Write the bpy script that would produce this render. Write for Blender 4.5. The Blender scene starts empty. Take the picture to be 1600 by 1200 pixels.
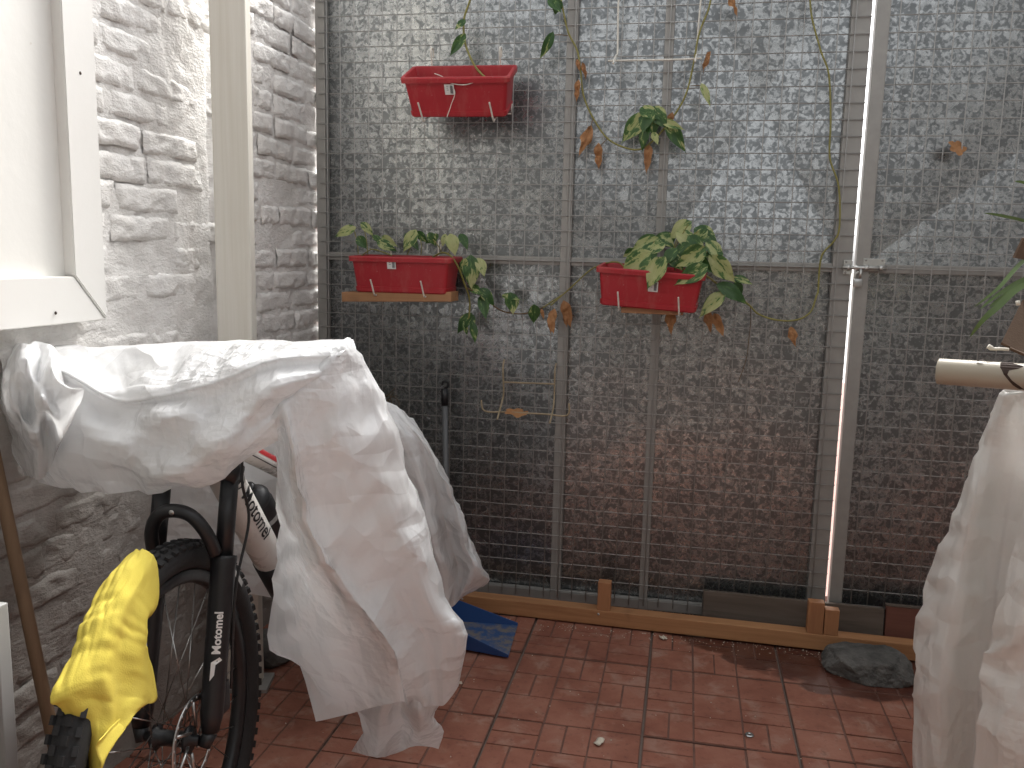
import bpy, bmesh, math, random
import numpy as np
from mathutils import Vector, Matrix, noise
random.seed(7)
sc = bpy.context.scene
COL = sc.collection

# ------------------------------------------------------------------ camera
CAM = Vector((0.3407, -2.8804, 1.2252)); YAW, PITCH, ROLL, FPX = -0.19611, -0.14797, 0.02291, 1346.28
FW = Vector((math.sin(YAW)*math.cos(PITCH), math.cos(YAW)*math.cos(PITCH), math.sin(PITCH)))
_r = Vector((math.cos(YAW), -math.sin(YAW), 0)); _u = _r.cross(FW)
RT = _r*math.cos(ROLL)+_u*math.sin(ROLL); UP = -_r*math.sin(ROLL)+_u*math.cos(ROLL)
cd = bpy.data.cameras.new('camera'); cam = bpy.data.objects.new('camera', cd); COL.objects.link(cam)
m = Matrix((RT, UP, -FW)).transposed().to_4x4(); m.translation = CAM
cam.matrix_world = m
cd.sensor_fit = 'HORIZONTAL'; cd.sensor_width = 36.0; cd.lens = 36.0*FPX/1600; cd.clip_start = 0.02; cd.clip_end = 500
sc.camera = cam
# ------------------------------------------------------------------ light
SUN_EL, SUN_AZ = math.radians(47), math.radians(16)     # azimuth clockwise from +Y
w = bpy.data.worlds.new('World'); sc.world = w; w.use_nodes = True
nt = w.node_tree; bg = nt.nodes['Background']
sky = nt.nodes.new('ShaderNodeTexSky'); sky.sky_type = 'NISHITA'; sky.sun_disc = False
sky.sun_elevation = SUN_EL; sky.sun_rotation = SUN_AZ; sky.dust_density = 5.0; sky.air_density = 0.7; sky.ozone_density = 0.4
hs = nt.nodes.new('ShaderNodeHueSaturation'); hs.inputs['Saturation'].default_value = 0.07      # thin overcast: a nearly white sky
nt.links.new(sky.outputs[0], hs.inputs['Color']); nt.links.new(hs.outputs[0], bg.inputs[0]); bg.inputs[1].default_value = 0.15
sd = bpy.data.lights.new('sun', 'SUN'); sd.energy = 1.5; sd.angle = math.radians(20); sd.color = (1, .97, .92)
so = bpy.data.objects.new('sun', sd); COL.objects.link(so)
sdir = Vector((math.sin(SUN_AZ)*math.cos(SUN_EL), math.cos(SUN_AZ)*math.cos(SUN_EL), math.sin(SUN_EL)))
so.rotation_euler = sdir.to_track_quat('Z', 'Y').to_euler(); so.location = (0, -2, 6)
sc.view_settings.view_transform = 'Standard'; sc.view_settings.look = 'None'
sc.view_settings.gamma = 1; sc.view_settings.use_curve_mapping = False
sc.view_settings.exposure = 1.45
sc.render.engine = 'CYCLES'
sc.cycles.max_bounces = 4; sc.cycles.diffuse_bounces = 3; sc.cycles.glossy_bounces = 2; sc.cycles.transmission_bounces = 4

# ------------------------------------------------------------------ helpers
def at(px, py, Y=None, X=None, Z=None):
    """a point of the place seen at a photograph position, at a known depth / height / side"""
    d = FW + RT*((px-800)/FPX) + UP*((600-py)/FPX)
    if Y is not None: t = (Y-CAM.y)/d.y
    elif X is not None: t = (X-CAM.x)/d.x
    else: t = (Z-CAM.z)/d.z
    return CAM + d*t
def mesh(name, V, F, smooth=True):
    me = bpy.data.meshes.new(name); me.from_pydata([tuple(v) for v in V], [], F); me.update()
    if smooth:
        me.polygons.foreach_set('use_smooth', [True]*len(me.polygons))
    return me
def link(name, me, mat=None, parent=None, loc=None):
    o = bpy.data.objects.new(name, me); COL.objects.link(o)
    if mat is not None and me is not None and len(me.materials) == 0: me.materials.append(mat)
    if parent: o.parent = parent
    if loc is not None: o.location = loc
    return o
def tag(o, label, cat, group=None):
    o['label'] = label; o['category'] = cat
    if group: o['group'] = group
    return o
def struct(o): o['kind'] = 'structure'; return o
def thing(name, label, cat, loc=(0, 0, 0), group=None):
    return tag(link(name, None, loc=loc), label, cat, group)
class MB:
    def __init__(s): s.V = []; s.F = []
    def add(s, V, F):
        n = len(s.V); s.V += [Vector(v) for v in V]; s.F += [[i+n for i in f] for f in F]; return s
    def box(s, c, h, bev=0.0, rot=None, taper=None):
        bm = bmesh.new(); bmesh.ops.create_cube(bm, size=1)
        for v in bm.verts: v.co = Vector((v.co.x*2*h[0], v.co.y*2*h[1], v.co.z*2*h[2]))
        if bev: bmesh.ops.bevel(bm, geom=bm.edges[:], offset=bev, segments=2, affect='EDGES', profile=.6)
        if taper:
            for v in bm.verts: taper(v.co)
        bm.verts.ensure_lookup_table()
        M = rot if rot else Matrix.Identity(3)
        s.add([M @ v.co + Vector(c) for v in bm.verts], [[v.index for v in f.verts] for f in bm.faces]); bm.free(); return s
    def tube(s, P, r, n=8, cap=True):
        P = [Vector(p) for p in P]; R = r if isinstance(r, (list, tuple)) else [r]*len(P)
        V = []; F = []
        t0 = (P[1]-P[0]).normalized(); a = t0.orthogonal().normalized()
        for i, p in enumerate(P):
            t = ((P[min(i+1, len(P)-1)]-P[max(i-1, 0)])).normalized()
            a = (a - t*a.dot(t)).normalized(); b = t.cross(a)
            for k in range(n):
                q = 2*math.pi*k/n; V.append(p+(a*math.cos(q)+b*math.sin(q))*R[i])
        for i in range(len(P)-1):
            for k in range(n): F.append([i*n+k, i*n+(k+1) % n, (i+1)*n+(k+1) % n, (i+1)*n+k])
        if cap: F.append(list(range(n))[::-1]); F.append([(len(P)-1)*n+k for k in range(n)])
        return s.add(V, F)
    def grid(s, G, flip=False):
        nu, nv = len(G), len(G[0]); V = [p for row in G for p in row]
        F = []
        for i in range(nu-1):
            for j in range(nv-1):
                f = [i*nv+j, i*nv+j+1, (i+1)*nv+j+1, (i+1)*nv+j]; F.append(f[::-1] if flip else f)
        return s.add(V, F)
    def lathe(s, prof, n, M=None, closed=False):
        V = []; F = []; m = len(prof)
        for k in range(n):
            q = 2*math.pi*k/n
            for (r, z) in prof:
                v = Vector((r*math.cos(q), r*math.sin(q), z)); V.append(M @ v if M else v)
        for k in range(n):
            for i in range(m if closed else m-1):
                j = (i+1) % m; F.append([k*m+i, ((k+1) % n)*m+i, ((k+1) % n)*m+j, k*m+j])
        return s.add(V, F)
    def mesh(s, name, smooth=False): return mesh(name, s.V, s.F, smooth)
    def build(s, name, mat, parent=None, smooth=False, origin=None):
        if origin is not None:
            o_ = Vector(origin); s.V = [v-o_ for v in s.V]
        return link(name, s.mesh(name, smooth), mat, parent, origin)
def autosmooth(o, deg=35):
    bm = bmesh.new(); bm.from_mesh(o.data)
    for e in bm.edges:
        if len(e.link_faces) == 2 and e.calc_face_angle(0) > math.radians(deg): e.smooth = False
    for f in bm.faces: f.smooth = True
    bm.to_mesh(o.data); bm.free(); return o
def spline(P, n=8):
    P = [Vector(p) for p in P]; out = []
    for i in range(len(P)-1):
        a, b, c, d = P[max(i-1, 0)], P[i], P[i+1], P[min(i+2, len(P)-1)]
        for k in range(n):
            t = k/n
            out.append(.5*((2*b)+(c-a)*t+(2*a-5*b+4*c-d)*t*t+(3*b-a-3*c+d)*t**3))
    out.append(P[-1]); return out
def patch(C, nu, nv):
    """Catmull-Rom surface through a grid of points"""
    rows = [spline(r, nv) for r in C]; cols = list(zip(*rows))
    up = [spline(c, nu) for c in cols]; return [list(r) for r in zip(*up)]

# ------------------------------------------------------------------ materials
class NT:
    def __init__(s, name):
        s.m = bpy.data.materials.new(name); s.m.use_nodes = True; s.t = s.m.node_tree; s.b = s.t.nodes['Principled BSDF']
    def n(s, typ, props=None, **ins):
        nd = s.t.nodes.new('ShaderNode'+typ)
        for k, v in (props or {}).items(): setattr(nd, k, v)
        for k, v in ins.items():
            k = k.replace('_', ' ')
            s.put(nd.inputs[k] if k in nd.inputs else nd.inputs[int(k[1:])], v)
        return nd
    def put(s, sock, v):
        if isinstance(v, bpy.types.NodeSocket): s.t.links.new(v, sock)
        elif isinstance(v, (tuple, list)) and len(v) == 3 and sock.type == 'RGBA': sock.default_value = (*v, 1)
        else: sock.default_value = v
    def set(s, **k):
        for a, v in k.items(): s.put(s.b.inputs[a.replace('_', ' ')], v)
        return s
    def coord(s, w='Object'): return s.n('TexCoord').outputs[w]
    def noise(s, vec, scale, detail=4, rough=.55, dist=0.0): return s.n('TexNoise', None, Vector=vec, Scale=scale, Detail=detail, Roughness=rough, Distortion=dist).outputs['Fac']
    def ramp(s, fac, stops, interp='LINEAR'):
        r = s.n('ValToRGB'); s.put(r.inputs[0], fac); cr = r.color_ramp; cr.interpolation = interp
        while len(cr.elements) < len(stops): cr.elements.new(.5)
        for e, (p, c) in zip(cr.elements, stops):
            e.position = p; e.color = (*c, 1) if isinstance(c, (tuple, list)) else (c, c, c, 1)
        return r.outputs[0]
    def mix(s, f, a, b, mode='MIX'):
        x = s.n('Mix', dict(data_type='RGBA', blend_type=mode)); s.put(x.inputs[0], f); s.put(x.inputs[6], a); s.put(x.inputs[7], b); return x.outputs[2]
    def math(s, op, a, b=0.0):
        x = s.n('Math', dict(operation=op)); s.put(x.inputs[0], a); s.put(x.inputs[1], b); return x.outputs[0]
    def bump(s, h, st=.3, dist=.01):
        b = s.n('Bump', None, Height=h, Strength=st, Distance=dist); s.put(s.b.inputs['Normal'], b.outputs[0]); return s
    def scale(s, vec, v):
        mp = s.n('Mapping', None, Vector=vec); mp.inputs['Scale'].default_value = v; return mp.outputs[0]
def wpos(t): return t.n('NewGeometry').outputs['Position']
M = {}
def simple(name, col, rough=.5, var=.15, scale=20, metal=0.0, bump=0.0, **kw):
    t = NT(name); c = wpos(t); f = t.noise(c, scale, 5, .6)
    t.set(Base_Color=t.mix(t.math('MULTIPLY', f, 1.0), tuple(x*(1-var) for x in col), tuple(min(1, x*(1+var)) for x in col)), Metallic=metal,
          Roughness=t.n('MapRange', None, Value=t.noise(c, scale*2.7, 3), To_Min=max(.05, rough-.1), To_Max=min(1, rough+.12)).outputs[0], **kw)
    if bump: t.bump(t.noise(c, scale*6, 4), bump, .003)
    M[name] = t.m; return t
# painted wall
t = NT('wall_paint'); c = wpos(t)
n1 = t.noise(c, 3.5, 6, .62); n2 = t.noise(c, 22, 6, .65); n3 = t.noise(t.scale(c, (1, 1.0, 2.2)), 70, 5, .6)
col = t.ramp(n1, [(.3, (.70, .675, .64)), (.5, (.82, .80, .77)), (.7, (.86, .845, .82))])
col = t.mix(t.ramp(n2, [(.60, 0), (.78, .55)]), col, (.50, .46, .42))
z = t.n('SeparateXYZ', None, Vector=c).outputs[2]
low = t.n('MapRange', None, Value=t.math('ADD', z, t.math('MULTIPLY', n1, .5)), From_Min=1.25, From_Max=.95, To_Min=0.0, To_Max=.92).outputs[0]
col = t.mix(low, col, t.mix(n2, (.16, .143, .125), (.33, .30, .27)))  # lower wall darkened: some dirt, mostly shade painted into the colour
t.set(Base_Color=col, Roughness=.72); t.bump(t.math('ADD', t.math('MULTIPLY', n2, .6), t.math('MULTIPLY', n3, .55)), .6, .012); M['wall_paint'] = t.m
# galvanised sheet
t = NT('galvanised'); c = wpos(t)
sp = t.noise(t.scale(c, (1, 1, 1)), 54, 3.0, .5, .9); sp2 = t.noise(c, 120, 3, .5, .5); big = t.noise(c, 2.2, 4, .6)
f = t.math('ADD', t.math('MULTIPLY', sp, .72), t.math('MULTIPLY', sp2, .28))
f = t.math('ADD', f, t.math('MULTIPLY', t.math('SUBTRACT', big, .5), .22))
ff = t.ramp(f, [(.455, 0), (.478, .30), (.505, .72), (.57, 1.0)])
t.set(Base_Color=t.mix(ff, (.195, .206, .210), (.395, .408, .408)), Metallic=.92, Roughness=t.n('MapRange', None, Value=ff, To_Min=.34, To_Max=.27).outputs[0])
t.bump(t.noise(c, 4, 1), .2, .03); M['galvanised'] = t.m
simple('frame_metal', (.34, .33, .31), .5, .18, 25, .35, .1)
simple('wire_metal', (.34, .333, .318), .5, .2, 40, .0)
simple('post_paint', (.66, .62, .53), .5, .06, 6)
t = NT('post_paint'); c = wpos(t)
g = t.noise(t.scale(c, (60, 60, 1.6)), 1.0, 5, .6); d = t.noise(c, 16, 4, .6)
col = t.ramp(g, [(.3, (.66, .625, .545)), (.6, (.73, .70, .63))]); col = t.mix(t.ramp(d, [(.71, 0), (.75, .9)]), col, (.22, .17, .13))
t.set(Base_Color=col, Roughness=.45); t.bump(g, .2, .004); M['post_paint'] = t.m
t = NT('window_paint'); c = wpos(t); d = t.noise(c, 14, 5, .65); e = t.noise(c, 3, 3)
col = t.mix(e, (.78, .76, .72), (.84, .83, .80)); col = t.mix(t.ramp(d, [(.72, 0), (.76, .8)]), col, (.30, .24, .19))
t.set(Base_Color=col, Roughness=.42); t.bump(d, .15, .004); M['window_paint'] = t.m
t = NT('panel_paint'); c = wpos(t); d = t.noise(c, 11, 5, .6); e = t.noise(c, 2.5, 3)
col = t.mix(e, (.79, .775, .73), (.84, .83, .79)); col = t.mix(t.ramp(d, [(.66, 0), (.69, .7)]), col, (.55, .49, .41))
t.set(Base_Color=col, Roughness=.5); t.bump(d, .25, .006); M['panel_paint'] = t.m
# floor tile : red cement, worn, wet patch by the beam
t = NT('tile_red'); c = wpos(t)
n1 = t.noise(c, 5, 6, .65); n2 = t.noise(c, 45, 5, .7); n3 = t.noise(c, 13, 5, .6, .4)
rnd = t.n('ObjectInfo').outputs['Random']
col = t.ramp(n1, [(.28, (.185, .068, .043)), (.5, (.300, .120, .078)), (.72, (.385, .182, .128))])
col = t.mix(t.ramp(n3, [(.52, 0), (.68, .6)]), col, (.42, .275, .215))
col = t.mix(t.ramp(n2, [(.30, .55), (.44, 0)]), col, (.10, .04, .032))
col = t.mix(t.math('MULTIPLY', rnd, .25), col, (.20, .07, .055))
xyz = t.n('SeparateXYZ', None, Vector=c)
wx, wy = xyz.outputs[0], xyz.outputs[1]
edge = t.math('ADD', wy, t.math('ADD', t.math('MULTIPLY', t.noise(c, 4.5, 4, .55), .34), t.n('MapRange', None, Value=wx, From_Min=.25, From_Max=.8, To_Min=-.20, To_Max=.12).outputs[0]))
wet = t.n('MapRange', None, Value=edge, From_Min=-.135, From_Max=-.115).outputs[0]
wet = t.math('MULTIPLY', wet, t.n('MapRange', None, Value=wx, From_Min=.30, From_Max=.36).outputs[0])
col = t.mix(t.math('MULTIPLY', wet, .9), col, t.mix(1.0, col, (.30, .26, .26), 'MULTIPLY'))
t.set(Base_Color=col, Roughness=t.n('MapRange', None, Value=wet, To_Min=.72, To_Max=.30).outputs[0], Specular_IOR_Level=.35); t.bump(t.math('ADD', n2, n1), .35, .004); M['tile_red'] = t.m
simple('grime', (.165, .085, .064), .9, .45, 30, 0, .3)
simple('grout', (.20, .155, .13), .9, .3, 60, 0, .4)
def wood(name, a, b, axis, rough=.6):
    t = NT(name); c = wpos(t); s = [38, 38, 38]; s[axis] = 2.2
    g = t.noise(t.scale(c, s), 1.0, 6, .65, .6); k = t.noise(c, 7, 3)
    col = t.mix(t.ramp(g, [(.3, 0), (.7, 1)]), a, b); col = t.mix(t.ramp(k, [(.66, 0), (.76, .45)]), col, tuple(x*.4 for x in a))
    t.set(Base_Color=col, Roughness=rough); t.bump(g, .3, .003); M[name] = t.m
wood('beam_wood', (.33, .15, .065), (.50, .26, .12), 0)
wood('block_wood', (.34, .15, .07), (.46, .22, .10), 2)
wood('slat_wood', (.33, .16, .07), (.45, .24, .12), 0)
wood('dark_wood', (.085, .065, .05), (.16, .125, .10), 0, .8)
wood('red_wood', (.14, .05, .035), (.20, .08, .055), 0, .6)
wood('pole_wood', (.17, .105, .06), (.25, .16, .095), 2)
t = NT('red_plastic'); c = t.coord(); n1 = t.noise(c, 7, 6, .65); n2 = t.noise(t.scale(c, (9, 9, 2.5)), 3, 5, .65); n3 = t.noise(c, 180, 2)
col = t.mix(n1, (.36, .018, .026), (.44, .024, .034)); col = t.mix(t.ramp(n2, [(.50, 0), (.78, .30)]), col, (.46, .25, .20)); col = t.mix(t.ramp(n3, [(.70, 0), (.76, .35)]), col, (.5, .4, .35))
t.set(Base_Color=col, Roughness=t.n('MapRange', None, Value=n2, To_Min=.3, To_Max=.6).outputs[0], Specular_IOR_Level=.4); M['red_plastic'] = t.m
simple('soil', (.05, .034, .024), .95, .5, 90, 0, .8)
simple('white_label', (.72, .70, .68), .5, .06, 60)
simple('label_ink', (.10, .10, .11), .6, .1, 60)
simple('bracket_wire', (.74, .71, .64), .45, .12, 40, 0)
simple('rusty_wire', (.36, .29, .19), .6, .3, 60, 0)
simple('bike_black', (.014, .015, .017), .38, .3, 30)
simple('rubber', (.020, .020, .021), .78, .35, 60, 0, .3)
simple('bike_white', (.70, .67, .63), .28, .05, 10)
simple('bike_red', (.36, .02, .025), .3, .1, 10)
simple('decal_white', (.74, .73, .71), .4, .05, 60)
simple('decal_grey', (.32, .32, .31), .6, .2, 60)
simple('steel', (.48, .48, .47), .3, .15, 40, .95)
simple('zinc', (.55, .55, .53), .32, .15, 60, .85)
simple('blue_plastic', (.020, .068, .22), .38, .15, 14, 0, .03)
t = NT('blue_dusty'); c = wpos(t); f = t.noise(c, 26, 5, .65)
t.set(Base_Color=t.mix(t.ramp(f, [(.44, 0), (.60, .8)]), (.03, .08, .21), (.22, .18, .13)), Roughness=.65); M['blue_dusty'] = t.m
simple('pole_grey', (.13, .135, .14), .45, .15, 20)
simple('pvc', (.40, .355, .275), .38, .08, 12, 0, .03)
simple('burnt', (.05, .03, .022), .8, .4, 60)
simple('cardboard', (.12, .075, .048), .85, .2, 40, 0, .3)
simple('glue', (.75, .70, .60), .4, .05, 30)
simple('white_board', (.30, .30, .29), .5, .06, 8)
simple('scrap', (.62, .56, .46), .7, .2, 60)
simple('plaster', (.50, .48, .45), .8, .12, 3, 0, .2)
simple('street_plaster', (.42, .41, .39), .8, .06, 2)
simple('street_paving', (.34, .19, .16), .85, .2, 3)
simple('house_plaster', (.11, .10, .09), .8, .15, 2, 0, .2)  # kept dark to dim what the gate sheets reflect
simple('stem', (.24, .22, .06), .5, .25, 30)
simple('stem_brown', (.14, .085, .04), .7, .3, 40)
simple('twig', (.10, .075, .05), .8, .3, 40)
t = NT('rock'); c = wpos(t); f = t.noise(c, 14, 6, .65); g = t.noise(c, 60, 5, .7)
t.set(Base_Color=t.mix(t.ramp(f, [(.35, 0), (.65, 1)]), (.07, .07, .066), (.18, .174, .162)), Roughness=.82); t.bump(t.math('ADD', f, g), .9, .016); M['rock'] = t.m
# sheet plastic: white film, a little see-through to light
def film(name, col, trans, rough=.33):
    t = NT(name); c = wpos(t)
    nz = t.n('TexNoise', None, Vector=c, Scale=5.0, Detail=2.0).outputs['Color']
    wc = t.n('VectorMath', dict(operation='ADD'), i0=c, i1=t.n('VectorMath', dict(operation='SCALE'), i0=nz, Scale=.06).outputs[0]).outputs[0]
    e1 = t.n('TexVoronoi', dict(feature='F1', distance='MANHATTAN'), Vector=wc, Scale=7.5).outputs['Distance']
    e2 = t.n('TexVoronoi', dict(feature='F1', distance='CHEBYCHEV'), Vector=t.scale(wc, (1.3, 1, .7)), Scale=23.0).outputs['Distance']
    e3 = t.n('TexVoronoi', dict(feature='F1', distance='MANHATTAN'), Vector=c, Scale=55.0).outputs['Distance']
    msk = t.ramp(t.noise(c, 3.2, 3), [(.44, .1), (.62, 1)])
    h = t.math('ADD', e1, t.math('MULTIPLY', msk, t.math('ADD', t.math('MULTIPLY', e2, .5), t.math('MULTIPLY', e3, .13))))
    d = t.noise(c, 2.3, 5, .6)
    cc = t.mix(t.ramp(d, [(.45, 0), (.75, .5)]), col, tuple(x*y for x, y in zip(col, (.93, .90, .85))))
    t.set(Base_Color=cc, Roughness=rough, Specular_IOR_Level=.6); t.bump(h, .85, .020)
    tr = t.n('BsdfTranslucent', None, Color=cc); ms = t.n('MixShader'); t.put(ms.inputs[0], trans)
    t.t.links.new(t.b.outputs[0], ms.inputs[1]); t.t.links.new(tr.outputs[0], ms.inputs[2])
    t.t.links.new(ms.outputs[0], t.t.nodes['Material Output'].inputs[0]); M[name] = t.m
film('film', (.885, .89, .895), .34, .21); film('film_dusty', (.88, .865, .83), .40, .30)
t = NT('yellow_cloth'); c = wpos(t); f = t.noise(c, 6, 5, .6); wv = t.noise(c, 420, 2, .5)
g = t.noise(c, 15, 4, .6)
col = t.mix(f, (.70, .56, .08), (.78, .65, .14)); col = t.mix(t.ramp(g, [(.58, 0), (.80, .30)]), col, (.52, .44, .14))
t.set(Base_Color=col, Roughness=.92, Specular_IOR_Level=.15); t.bump(t.math('ADD', t.math('MULTIPLY', wv, .5), t.math('MULTIPLY', t.noise(t.scale(c, (1, 1, .3)), 14, 3), 2.2)), .22, .004)
M['yellow_cloth'] = t.m
# pothos leaf: green with cream splashes drawn along the leaf
def leafmat(name, cream):
    t = NT(name); c = t.coord(); rnd = t.n('ObjectInfo').outputs['Random']
    v = t.n('VectorMath', dict(operation='ADD'), i0=t.scale(c, (4.6, 1.5, 3)), i1=t.n('CombineXYZ', None, X=t.math('MULTIPLY', rnd, 37.0), Y=t.math('MULTIPLY', rnd, 71.0)).outputs[0]).outputs[0]
    f = t.noise(v, 1.1, 5, .66, .5); k = t.noise(t.scale(c, (14, 5, 5)), 1.6, 3)
    s = t.math('ADD', f, t.math('MULTIPLY', t.math('SUBTRACT', rnd, .5), .12))
    col = t.ramp(s, [(.44-cream*.1, (.040, .105, .028)), (.53-cream*.1, (.095, .20, .05)), (.57-cream*.1, (.46, .50, .20)), (.68, (.56, .57, .28))])
    col = t.mix(t.math('MULTIPLY', k, .3), col, (.05, .11, .03))
    t.set(Base_Color=col, Roughness=.36, Specular_IOR_Level=.45); t.bump(k, .15, .003)
    tr = t.n('BsdfTranslucent', None, Color=col); ms = t.n('MixShader'); t.put(ms.inputs[0], .22)
    t.t.links.new(t.b.outputs[0], ms.inputs[1]); t.t.links.new(tr.outputs[0], ms.inputs[2]); t.t.links.new(ms.outputs[0], t.t.nodes['Material Output'].inputs[0]); M[name] = t.m
leafmat('leaf_cream', .85); leafmat('leaf_green', -.5)
t = NT('leaf_dry'); c = t.coord(); rnd = t.n('ObjectInfo').outputs['Random']; f = t.noise(c, 5, 5, .6)
t.set(Base_Color=t.mix(rnd, t.mix(f, (.20, .085, .035), (.40, .20, .085)), t.mix(f, (.30, .13, .05), (.50, .27, .12))), Roughness=.75); t.bump(f, .5, .01); M['leaf_dry'] = t.m
simple('blade_green', (.12, .19, .06), .45, .3, 20)

# ------------------------------------------------------------------ floor
fl = struct(link('floor', MB().box((.6, -2.0, -.06), (3.2, 2.3, .052)).mesh('floor'), M['grout']))
def tile_mesh(seed):
    R = random.Random(seed); mb = MB(); T = .390; g = .0024
    mb.box((0, 0, -.006), (T/2-g, T/2-g, .006), .0015); NB = len(mb.F)
    # pressed brick pattern: 3 x 3 cells of paired blocks, turned alternately
    k = (T-2*g)/3
    for i in range(3):
        for j in range(3):
            cx, cy = (i-1)*k, (j-1)*k
            worn = R.random() < .24        # pairs worn or filled into one smooth block
            for h in ((0,) if worn else (-1, 1)):
                hh = .0028+R.uniform(-.0012, .0007); q = k/2 if worn else k/4; gp_ = .0016+R.random()*.0014
                if (i+j) % 2: mb.box((cx+h*k/4, cy, hh-.002), (q-gp_, k/2-gp_, .0022), .0016)
                else: mb.box((cx, cy+h*k/4, hh-.002), (k/2-gp_, q-gp_, .0022), .0016)
    me = mb.mesh('tile'); me.materials.append(M['tile_red']); me.materials.append(M['grime'])
    for p_ in me.polygons[:NB]: p_.material_index = 1          # dirt lies in the pressed joints
    return me
TM = [tile_mesh(i) for i in range(8)]
for i in range(-4, 6):
    for j in range(-5, 2):
        o = link('tile', random.choice(TM), None, fl, (.0925+.3905*i, -.575+.3905*j, -.002+random.uniform(-.0012, .0012)))
        o.rotation_euler = (random.uniform(-.002, .002), random.uniform(-.002, .002), random.choice((0, math.pi/2, math.pi, -math.pi/2))+random.uniform(-.003, .003))

# ------------------------------------------------------------------ enclosing walls and an added shading block (unseen, behind and beside the camera)
def slab(name, a, b, mat, label, cat='wall'):
    c = (Vector(a)+Vector(b))/2; h = (Vector(b)-Vector(a))/2
    return tag(link(name, MB().box((0, 0, 0), h, .004).mesh(name), mat, None, c), label, cat)
slab('house_wall', (-1.3, -4.45, 0), (3.6, -4.25, 1.95), M['house_plaster'], 'unseen dull plastered house wall opposite the gate, low and dark for reflections in the sheets')  # out of view; height and dark tone shaped for the sheet reflections
slab('side_wall', (2.35, -4.25, 0), (2.55, .35, 2.6), M['plaster'], 'plain plastered side wall opposite the white brick wall')
slab('shade_block', (-1.35, -4.24, 0), (-.47, -2.12, 2.35), M['house_plaster'], 'unseen dark block left of the camera, added to shade the bicycle', 'light blocker')  # added block out of view, keeps sky light off the bicycle
# outside, seen through the slit between the gate leaves
struct(link('pavement', MB().box((0, 3.5, -.07), (40, 3.1, .05)).mesh('pavement'), M['street_paving']))
struct(link('road', MB().box((0, 126.6, -.20), (150, 120, .05)).mesh('road'), M['street_plaster']))

# ------------------------------------------------------------------ white brick wall
bw = thing('brick_wall', 'white painted rough brick wall on the left with crumbling joints', 'wall', (-.93, 0, 0))
YSTEP = -.70
def woff(y): return -.022 if y > YSTEP else .004     # jog in the wall behind the post
def fbm(p, s, o=4): return noise.fractal(Vector(p)*s, .9, 2.0, o)
G = []
NY, NZ = 230, 210
for i in range(NY+1):
    y = -2.6+2.95*i/NY; row = []
    for j in range(NZ+1):
        z = -.05+2.5*j/NZ; k = min(1, max(0, (y-YSTEP+.02)/.04)); x = .004*(1-k)-.024*k
        x += -.0055+.007*noise.noise((y*3.1, z*3.1, 3))+.0055*fbm((y, z, 3), 9)+.0042*fbm((y, z, 9), 36, 3)
        row.append(Vector((x, y, z)))
    G.append(row)
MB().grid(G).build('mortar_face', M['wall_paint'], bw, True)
MB().box((-.16, -1.125, 1.2), (.11, 1.47, 1.25)).build('wall_core', M['plaster'], bw)
def brick_mesh(seed, L, H):
    N, K = 22, 9; mb = MB(); G = []
    R = random.Random(seed); ro = R.uniform(0, 50)
    for i in range(N+1):
        row = []; u = -1+2*i/N
        for j in range(K+1):
            v = -1+2*j/K
            e = min(1, max(abs(u)**16, abs(v)**7)*(1+.5*noise.noise((u*5, v*3, ro+4))))
            y = u*L/2*(1+.012*noise.noise((v*2, ro, u))); zz = v*H/2*(1+.10*noise.noise((u*4, ro, 2)))+.004*noise.noise((u*2, ro+3, 7))
            x = .0028-.0085*e+.0045*fbm((y, zz, ro), 11, 4)+.0034*fbm((y, zz, ro+9), 38, 3)
            if fbm((y, zz, ro+20), 16, 2) > .38: x -= .005
            row.append(Vector((x, y, zz)))
        G.append(row)
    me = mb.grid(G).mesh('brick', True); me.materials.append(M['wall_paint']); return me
BM_ = [brick_mesh(i, .232, .058) for i in range(9)]; BH = [brick_mesh(20+i, .112, .058) for i in range(5)]
zc = .035; row = 0
while zc < 2.15:
    y = -1.98 + (0.122 if row % 2 else 0) + random.uniform(-.02, .02)
    while y < .10:
        half = random.random() < .14; L = .112 if half else .232
        yc = y+L/2
        if random.random() > .05 and not (y < YSTEP < y+L and random.random() < .75):
            o = link('brick', random.choice(BH if half else BM_), None, bw, (woff(yc)+random.uniform(-.006, .001)-(.0035 if zc < .95 else 0), yc, zc+random.uniform(-.003, .003)))
            o.rotation_euler = (random.uniform(-.022, .022)+(math.pi if random.random() < .5 else 0), random.uniform(-.05, .05), random.uniform(-.02, .02)); o.scale = (1, random.uniform(.96, 1.03), random.uniform(.95, 1.10))
        y += L+.011
    zc += .0685; row += 1

# window with board shutter
wn = thing('window', 'boarded window with wide white mitred wooden casing on brick wall', 'window', (-.912, -1.9, 1.07))
def wpart(name, pts, x0, x1, mat, bev=0):
    n = len(pts); V = [Vector((x0, a, b)) for a, b in pts]+[Vector((x1, a, b)) for a, b in pts]
    F = [list(range(n))[::-1], [n+i for i in range(n)]]+[[i, (i+1) % n, n+(i+1) % n, n+i] for i in range(n)]
    bm = bmesh.new(); vs = [bm.verts.new(v) for v in V]; [bm.faces.new([vs[i] for i in f]) for f in F]
    bmesh.ops.recalc_face_normals(bm, faces=bm.faces[:])
    bmesh.ops.bevel(bm, geom=bm.edges[:], offset=.002, segments=2, affect='EDGES')
    me = bpy.data.meshes.new(name); bm.to_mesh(me); bm.free(); return link(name, me, mat, wn)
y1, y0, zt, cw = .672, -.40, 1.15, .094
wpart('casing', [(y1, 0), (y1, zt), (y1-cw+.001, zt), (y1-cw+.001, cw+.001)], -.002, .030, M['window_paint'])
wpart('casing', [(y0, -.002), (y1-.003, -.002), (y1-cw-.001, cw-.001), (y0, cw-.001)], -.002, .028, M['window_paint'])
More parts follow.
